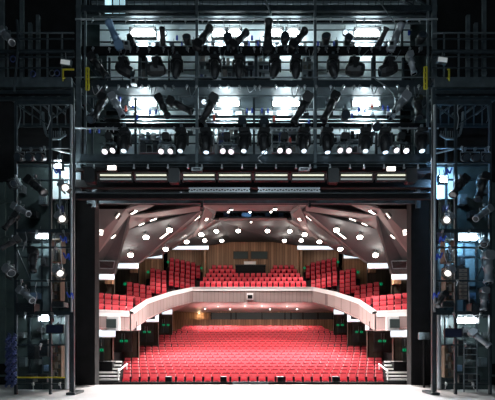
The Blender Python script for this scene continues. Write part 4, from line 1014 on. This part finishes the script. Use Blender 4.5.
for sgn in (-1, 1):
    who = 'left' if sgn < 0 else 'right'; q = (lambda p: p) if sgn < 0 else mx
    for k, px in enumerate((20, 31, 41)):
        fixture('par', P(q(px), 149, 16.0), 'small scoop light on the upper rail of the %s tower, %s from outside' % (who, nth(k)), 'scoop lights on the tower rails', tilt=(-70, 20), lens='lens0', scale=1.1)
    # ribbed cable chain in an arc
    o = thing('cable_chain', 'ribbed cable chain hanging in an arc in the top of the %s tower' % who, 'cable', P(q(54), 138, 16.3), group='cable chains')
    arc = [P(q(43), 112, 16.3), P(q(43.5), 124, 16.3), P(q(46), 134, 16.3), P(q(52), 139, 16.3), P(q(60), 138.5, 16.3), P(q(66), 134, 16.3)]
    m = MB(); m.path(arc, .05, 6); part(m, 'chain', M['steel2'], o)
    m = MB()
    for u in arc[2:]: pass
    for j in range(9):
        u = P(q(46.5 + j * 2.3), 131, 16.3); v = P(q(46.5 + j * 2.3), 135.5 + 3.3 * math.sin(math.pi * (j + .8) / 9.6), 16.3); m.beam(u, v, .03)
    part(m, 'rib', M['steel2'], o)
    # shelves
    for (xa, xb, ya, yb, rows, nm) in ((52, 62, 345, 377, 4, 'bottom level'), (52, 62, 240, 262, 1, 'middle level'), (52, 61, 268, 300, 4, 'upper drawers level')):
        s_ = thing('tower_shelf', 'open wooden shelf in the %s of the %s tower' % (nm, who), 'shelf', P(q(57), yb, 17.2), group='wooden tower shelves')
        a, c = XX(q(xa), 17.2), XX(q(xb), 17.2)
        for r in range(rows + 1):
            y = ya + (yb - ya) * r / rows; m = MB(); m.box(((a + c) / 2, 17.3, Z(y, 17.2)), (abs(a - c), .4, .05)); part(m, 'shelf_board', M['plywood'], s_)
        for x in (a, c):
            m = MB(); m.box((x, 17.3, (Z(ya, 17.2) + Z(yb, 17.2)) / 2), (.05, .4, Z(ya, 17.2) - Z(yb, 17.2))); part(m, 'upright', M['plywood'], s_)
        for r in range(rows):
            y1_ = ya + (yb - ya) * (r + 1) / rows; hh = (yb - ya) / rows / F * 17.2
            for j in range(3):
                x = a + (c - a) * (j + .5) / 3; hz = hh * (.5 + .35 * ((j + r) % 2)) if rows > 1 else .5
                m = MB(); m.box((x, 17.25, Z(y1_, 17.2) + .03 + hz / 2), (.11, .25, hz)); m.box((x, 17.11, Z(y1_, 17.2) + .03 + hz * .6), (.06, .02, .03))
                mt, cl = [('wheat', 'beige'), ('case', 'dark'), ('plywood', 'brown')][(j + r) % 3]
                tag(m.build('storage_box', M[mt], origin=(x, 17.25, Z(y1_, 17.2) + .03)), '%s box, %s from outside, %s shelf down, %s, %s tower' % (cl, nth(j), nth(r), nm, who), 'box', 'boxes on the tower shelves')
    # flat black monitor
    mpx = 55 if sgn < 0 else 453; p = P(mpx, 329 if sgn < 0 else 333, 16.0)
    o = thing('monitor', 'flat dark monitor in the bottom level of the %s tower' % who, 'monitor', p, group='monitors')
    m = MB(); m.box(p, (.72, .07, .38)); part(m, 'bezel', M['body'], o)
    m = MB(); m.box(p + Vector((0, -.04, 0)), (.66, .01, .32)); part(m, 'screen', mat('screen_navy', (.02, .025, .05), .2), o)
    m = MB(); m.beam(p + Vector((0, .05, 0)), p + Vector((0, .3, .3)), .05); part(m, 'bracket', M['steel2'], o)
    # equipment cabinets
    for (px, py, w_, h_, mt, nm, lab) in ((46, 348, 9, 17, 'case', 'dimmer_cabinet', 'tall dark dimmer cabinet'), (34, 352, 7, 14, 'body', 'dimmer_cabinet', 'narrow black dimmer cabinet'), (32, 378, 8, 8, 'case', 'amplifier_rack', 'low dark amplifier rack'), (45, 378, 9, 8, 'body', 'amplifier_rack', 'low black amplifier rack'), (28, 308, 18, 9, 'body', 'speaker_cabinet', 'wide black speaker cabinet'), (60, 305, 12, 5, 'case', 'speaker_cabinet', 'small dark speaker cabinet')):
        p = P(q(px), py, 16.9 if py > 310 else 16.3); dd = p.y
        o = thing(nm, lab + ' in the %s of the %s tower' % ('bottom level' if py > 310 else 'middle part', who), 'cabinet', p, group='tower cabinets')
        m = MB(); m.box(p, (w_ / F * dd, .4, h_ / F * dd), bev=.02); part(m, 'cabinet_body', M[mt], o)
        m = MB(); m.box(p + Vector((0, -.21, 0)), (w_ / F * dd * .85, .02, h_ / F * dd * .88)); part(m, 'front_panel', M['steel'], o)
        m = MB()
        for j in range(4): m.box(p + Vector((0, -.225, h_ / F * dd * (-.3 + .2 * j))), (w_ / F * dd * .7, .012, .025))
        part(m, 'vent_slats', M['body'], o)
    # blue hanging cable loops
    for k in range(5):
        x = 54 + 3.2 * k; y = [168, 205, 236, 253, 292][k]
        cable([P(q(x), y, 16.1), P(q(x + 2.5), y + 5, 16.0), P(q(x + 5), y + 1, 16.05), P(q(x + 6), y + 7, 16.1)], .035, 'blue' if k != 1 else 'dblue', 'tangled blue cable loop on the %s tower, %s from the top' % (who, nth(k)), 'blue cable loops')
    for j in range(9):
        x = 19 + 6 * j + random.uniform(-1, 1); y = [105, 232, 248, 282, 315][j % 5]
        cable([P(q(x), y, 16.12), P(q(x + random.uniform(-1.5, 1.5)), y + 8, 16.08), P(q(x + random.uniform(-2, 2)), y + 14, 16.1), P(q(x + random.uniform(-3, 3)), y + random.uniform(16, 26), 16.12)], .016, 'alu' if j % 2 else 'steel2', 'thin loose cable dangling in the %s tower, %s from the wall side' % (who, nth(j)), 'loose cables in the towers')
    for j in range(14):
        x = 18 + 3.8 * j; y = [148, 231.5, 248, 281, 345, 384, 313.5][(j * 3) % 7]; p = P(q(x), y, 16.14)
        m = MB(); m.box(p, (.07, .1, .12), Matrix.Rotation(random.uniform(-.5, .5), 3, 'Y')); m.tube(p, p + Vector((random.uniform(-.08, .08), -.02, -.2)), .018, 5)
        tag(m.build('pipe_clamp', M['alu'], origin=p), 'small metal clamp on the %s tower rails, %s from the wall side' % (who, nth(j)), 'clamp', 'pipe clamps on the towers')
    for j, (x, y, w_, h_) in enumerate(((22, 335, 7, 6), (24, 362, 6, 9), (41, 330, 5, 5), (48, 368, 5, 6), (38, 362, 5, 5), (22, 242, 7, 7), (45, 262, 5, 8), (36, 296, 8, 6), (22, 190, 6, 8), (44, 200, 7, 10), (34, 215, 8, 6))):
        p = P(q(x), y, 17.75); m = MB(); m.box(p, (w_ / F * 17.75, .3, h_ / F * 17.75)); m.box(p + Vector((0, -.16, 0)), (w_ / F * 12, .02, h_ / F * 12))
        for i_ in range(3): m.box(p + Vector((-.08 + .08 * i_, -.18, -.02)), (.03, .02, .05))
        mt = ['case', 'steel2', 'body', 'bluegrey'][j % 4]
        tag(m.build('switch_box', M[mt], origin=p), '%s switch box on the back panel of the %s tower, box %s' % ({'case': 'dark', 'steel2': 'grey', 'body': 'black', 'bluegrey': 'blue-grey'}[mt], who, 'nearest the floor' if (x, y) == (48, 368) else '%s from the top' % nth([7, 9, 6, 10, 8, 3, 4, 5, 0, 1, 2][j])), 'box', 'switch boxes in the towers')
# coiled cable bundles hanging at far left
for k, px in enumerate((8, 13.5)):
    pts = [P(px + 2.2 * math.sin(j * 1.1), 336 + j * 1.3, 15.9 + .1 * math.cos(j * 1.1)) for j in range(40)]
    m = MB(); m.path(pts, .05, 5); m.path([p + Vector((.05, -.05, .1)) for p in pts[::-1]], .035, 5)
    tag(m.build('cable_bundle', M['dblue'], origin=pts[-1]), 'tall hanging bundle of navy cables at the far left, %s of two' % ('outer' if k == 0 else 'inner'), 'cable', 'navy cable bundles')
# yellow strip across the bottom of the left tower
m = MB(); m.beam(P(18, 377.5, 15.95), P(65, 377.5, 15.95), .07, .05)
for j in range(4): m.beam(P(22 + 13 * j, 377.5, 15.95), P(22 + 13 * j, 377.5, 16.2), .04)
tag(m.build('yellow_rail', M['yellow'], origin=P(18, 377.5, 15.95)), 'thin yellow rail across the bottom level of the left tower', 'rail')
# drawer stack and ladder of the right tower
p = P(463, 299, 16.9); o = thing('drawer_stack', 'pale stack of shallow drawers above the bottom platform of the right tower', 'drawers', p)
m = MB(); m.box(P(463, 284, 17.0), (.36, .3, 1.35)); part(m, 'cabinet_body', M['case'], o)
for j in range(8):
    m = MB(); m.box(P(463, 270.5 + 3.9 * j, 16.8), (.33, .03, .12)); dr_ = part(m, 'drawer', M['wheat'], o); hm = MB(); hm.box(P(463, 270.5 + 3.9 * j, 16.77), (.1, .02, .02)); dh = part(hm, 'drawer_handle', M['steel'], o); dh.parent = dr_
o = thing('steel_ladder', 'steel ladder leaning in the bottom level of the right tower', 'ladder', P(470, 392, 16.0))
for px in (464, 477):
    m = MB(); m.tube(P(px, 338, 16.0), P(px, 392, 16.0), .025); part(m, 'stile', M['steel2'], o)
for j in range(8):
    m = MB(); m.tube(P(464, 342 + 6.3 * j, 16.0), P(477, 342 + 6.3 * j, 16.0), .018); part(m, 'rung', M['steel2'], o)
# small grey call panel on the right curtain edge
o = thing('call_panel', 'small grey cue panel on a post beside the right curtain', 'panel', P(424, 386, 18.6))
m = MB(); m.box(P(424, 336, 18.5), (.52, .12, .34), bev=.03); part(m, 'panel_face', M['steel2'], o)
m = MB(); m.tube(P(424, 340, 18.6), P(424, 387.5, 18.6), .05); part(m, 'post', M['black'], o)

# ================================================================== FLY GALLERIES
for sgn in (-1, 1):
    who = 'left' if sgn < 0 else 'right'; q = (lambda p: p) if sgn < 0 else mx
    GD = 17.0
    o = thing('fly_gallery', 'dark steel fly gallery with railings at the top %s of the picture' % who, 'gallery', P(q(36), 88, GD), group='fly galleries')
    X = lambda p, d=GD: XX(q(p), d)
    for y, h_ in ((83, .42), (93, .16), (99, .12)):
        m = MB(); m.box(((X(-8) + X(72)) / 2, GD, Z(y, GD)), (abs(X(-8) - X(72)), .14, h_)); part(m, 'beam', M['steel2' if y == 83 else 'steel'], o)
    for y in (33, 39, 52, 57, 68):
        m = MB(); m.tube((X(5 if y < 50 else -8), GD, Z(y, GD)), (X(74), GD, Z(y, GD)), .035 if y != 52 else .09); part(m, 'rail', M['steel' if y != 33 else 'steel2'], o)
    for px in (8, 47.5, 62):
        m = MB(); m.box((X(px), GD, (Z(33, GD) + Z(80, GD)) / 2), (.06, .06, Z(33, GD) - Z(80, GD))); part(m, 'post', M['steel2'], o)
    for px, y0 in ((26.5, 18), (34.5, 10), (-2, -10), (18, -10)):
        m = MB(); m.box((X(px), GD + .3, (Z(y0, GD) + Z(78, GD)) / 2), (.15, .12, Z(y0, GD) - Z(78, GD))); part(m, 'column', M['steel2'], o)
    m = MB(); m.box(((X(-8) + X(72)) / 2, GD + .9, Z(80, GD)), (abs(X(-8) - X(72)), 1.7, .06)); part(m, 'deck', M['steel'], o)
    for j in range(6):
        m = MB(); m.beam((X(2 + 13 * j), GD, Z(92, GD)), (X(8 + 13 * j), GD + 1.7, Z(92, GD)), .07); part(m, 'joist', M['steel2'], o)
    # pale work lamp
    p = P(65.5, 62, 16.7) if sgn < 0 else P(442.5, 59.5, 16.7)
    o2 = thing('work_lamp', 'unlit pale rectangular work lamp beside the %s end of the bridge' % who, 'work light', p, group='unlit gallery work lamps')
    m = MB(); m.box(p + Vector((0, .08, .02)), (.44, .16, .26), Matrix.Rotation(R(8), 3, 'Y')); part(m, 'lamp_housing', M['steel2'], o2)
    m = MB(); m.box(p + Vector((0, -.02, -.02)), (.38, .03, .18), Matrix.Rotation(R(8), 3, 'Y')); part(m, 'lamp_face', mat('pale_glow_' + who, (.6, .62, .62), .3, emit=(.8, .85, .85), es=.25), o2)  # weak emission gives the unlit face its pale lit look
    m = MB(); m.beam(p + Vector((0, .05, .12)), P(65.5 if sgn < 0 else 442.5, 52, 17.0), .03); part(m, 'bracket', M['alu'], o2)
    m = MB(); xx = 63 if sgn < 0 else 449
    m.tube(P(xx, 69.5, 16.8), P(xx, 78.5, 16.8), .04); m.tube(P(xx, 69.5, 16.8), P(xx + (11 if sgn < 0 else -1.5), 69.5, 16.8), .035); m.tube(P(xx, 78.5, 16.8), P(xx, 81, 16.95), .03); m.tube(P(xx, 78, 16.8), P(xx + (2 if sgn < 0 else -2), 78, 16.8), .035)
    tag(m.build('yellow_bracket', M['yellow'], origin=P(xx, 78.5, 16.8)), 'yellow bent bracket standing on the %s gallery' % who, 'bracket', 'yellow brackets')
    # background flats
    o3 = MB(); X2 = lambda p: XX(q(p), 19.3)
    o3.box(((X2(-8) + X2(66)) / 2, 19.45, Z(285, 19.3) + .6), (abs(X2(-8) - X2(66)), .1, 8.9))
    for j in range(8): o3.box((X2(-6 + 10 * j), 19.36, Z(285, 19.3) + .6), (.09, .1, 8.9))
    for j in range(6): o3.box(((X2(-8) + X2(66)) / 2, 19.36, .5 + 1.7 * j), (abs(X2(-8) - X2(66)), .1, .09))
    tag(o3.build('scenery_flat', M['teal'], origin=(X2(20), 19.4, 0)), 'tall dark green framed scenery flat standing behind the %s tower' % who, 'scenery flat', 'scenery flats')
# gear fixed at the far upper left
fixture('silver', P(6, 28, 16.5), 'dim silver spotlight at the far upper left edge of the picture', None, tilt=(-20, -40), lens='lens0', scale=.9)
cable([P(17, 20, 16.4), P(18, 45, 16.4), P(16, 70, 16.4), P(14, 92, 16.4)], .05, 'steel', 'thick dark cable hanging down the far left gallery')
k = 0
for (px, py) in ((13, 59), (52, 73), (57, 73), (484, 73), (33, 74)):
    pts = [P(px + 2.6 * math.cos(a * .7), py + 3 * math.sin(a * .7), 16.8 + .01 * a) for a in range(20)]
    m = MB(); m.path(pts, .022, 5); tag(m.build('coiled_cable', M['steel2' if k % 2 else 'dblue'], origin=pts[0]), 'small cable coil on the gallery rail, %s' % ['at the far left', 'left of its partner by the left lamp', 'nearest the left lamp', 'at the far right', 'by the left columns'][k], 'cable', 'coils on the gallery rails'); k += 1
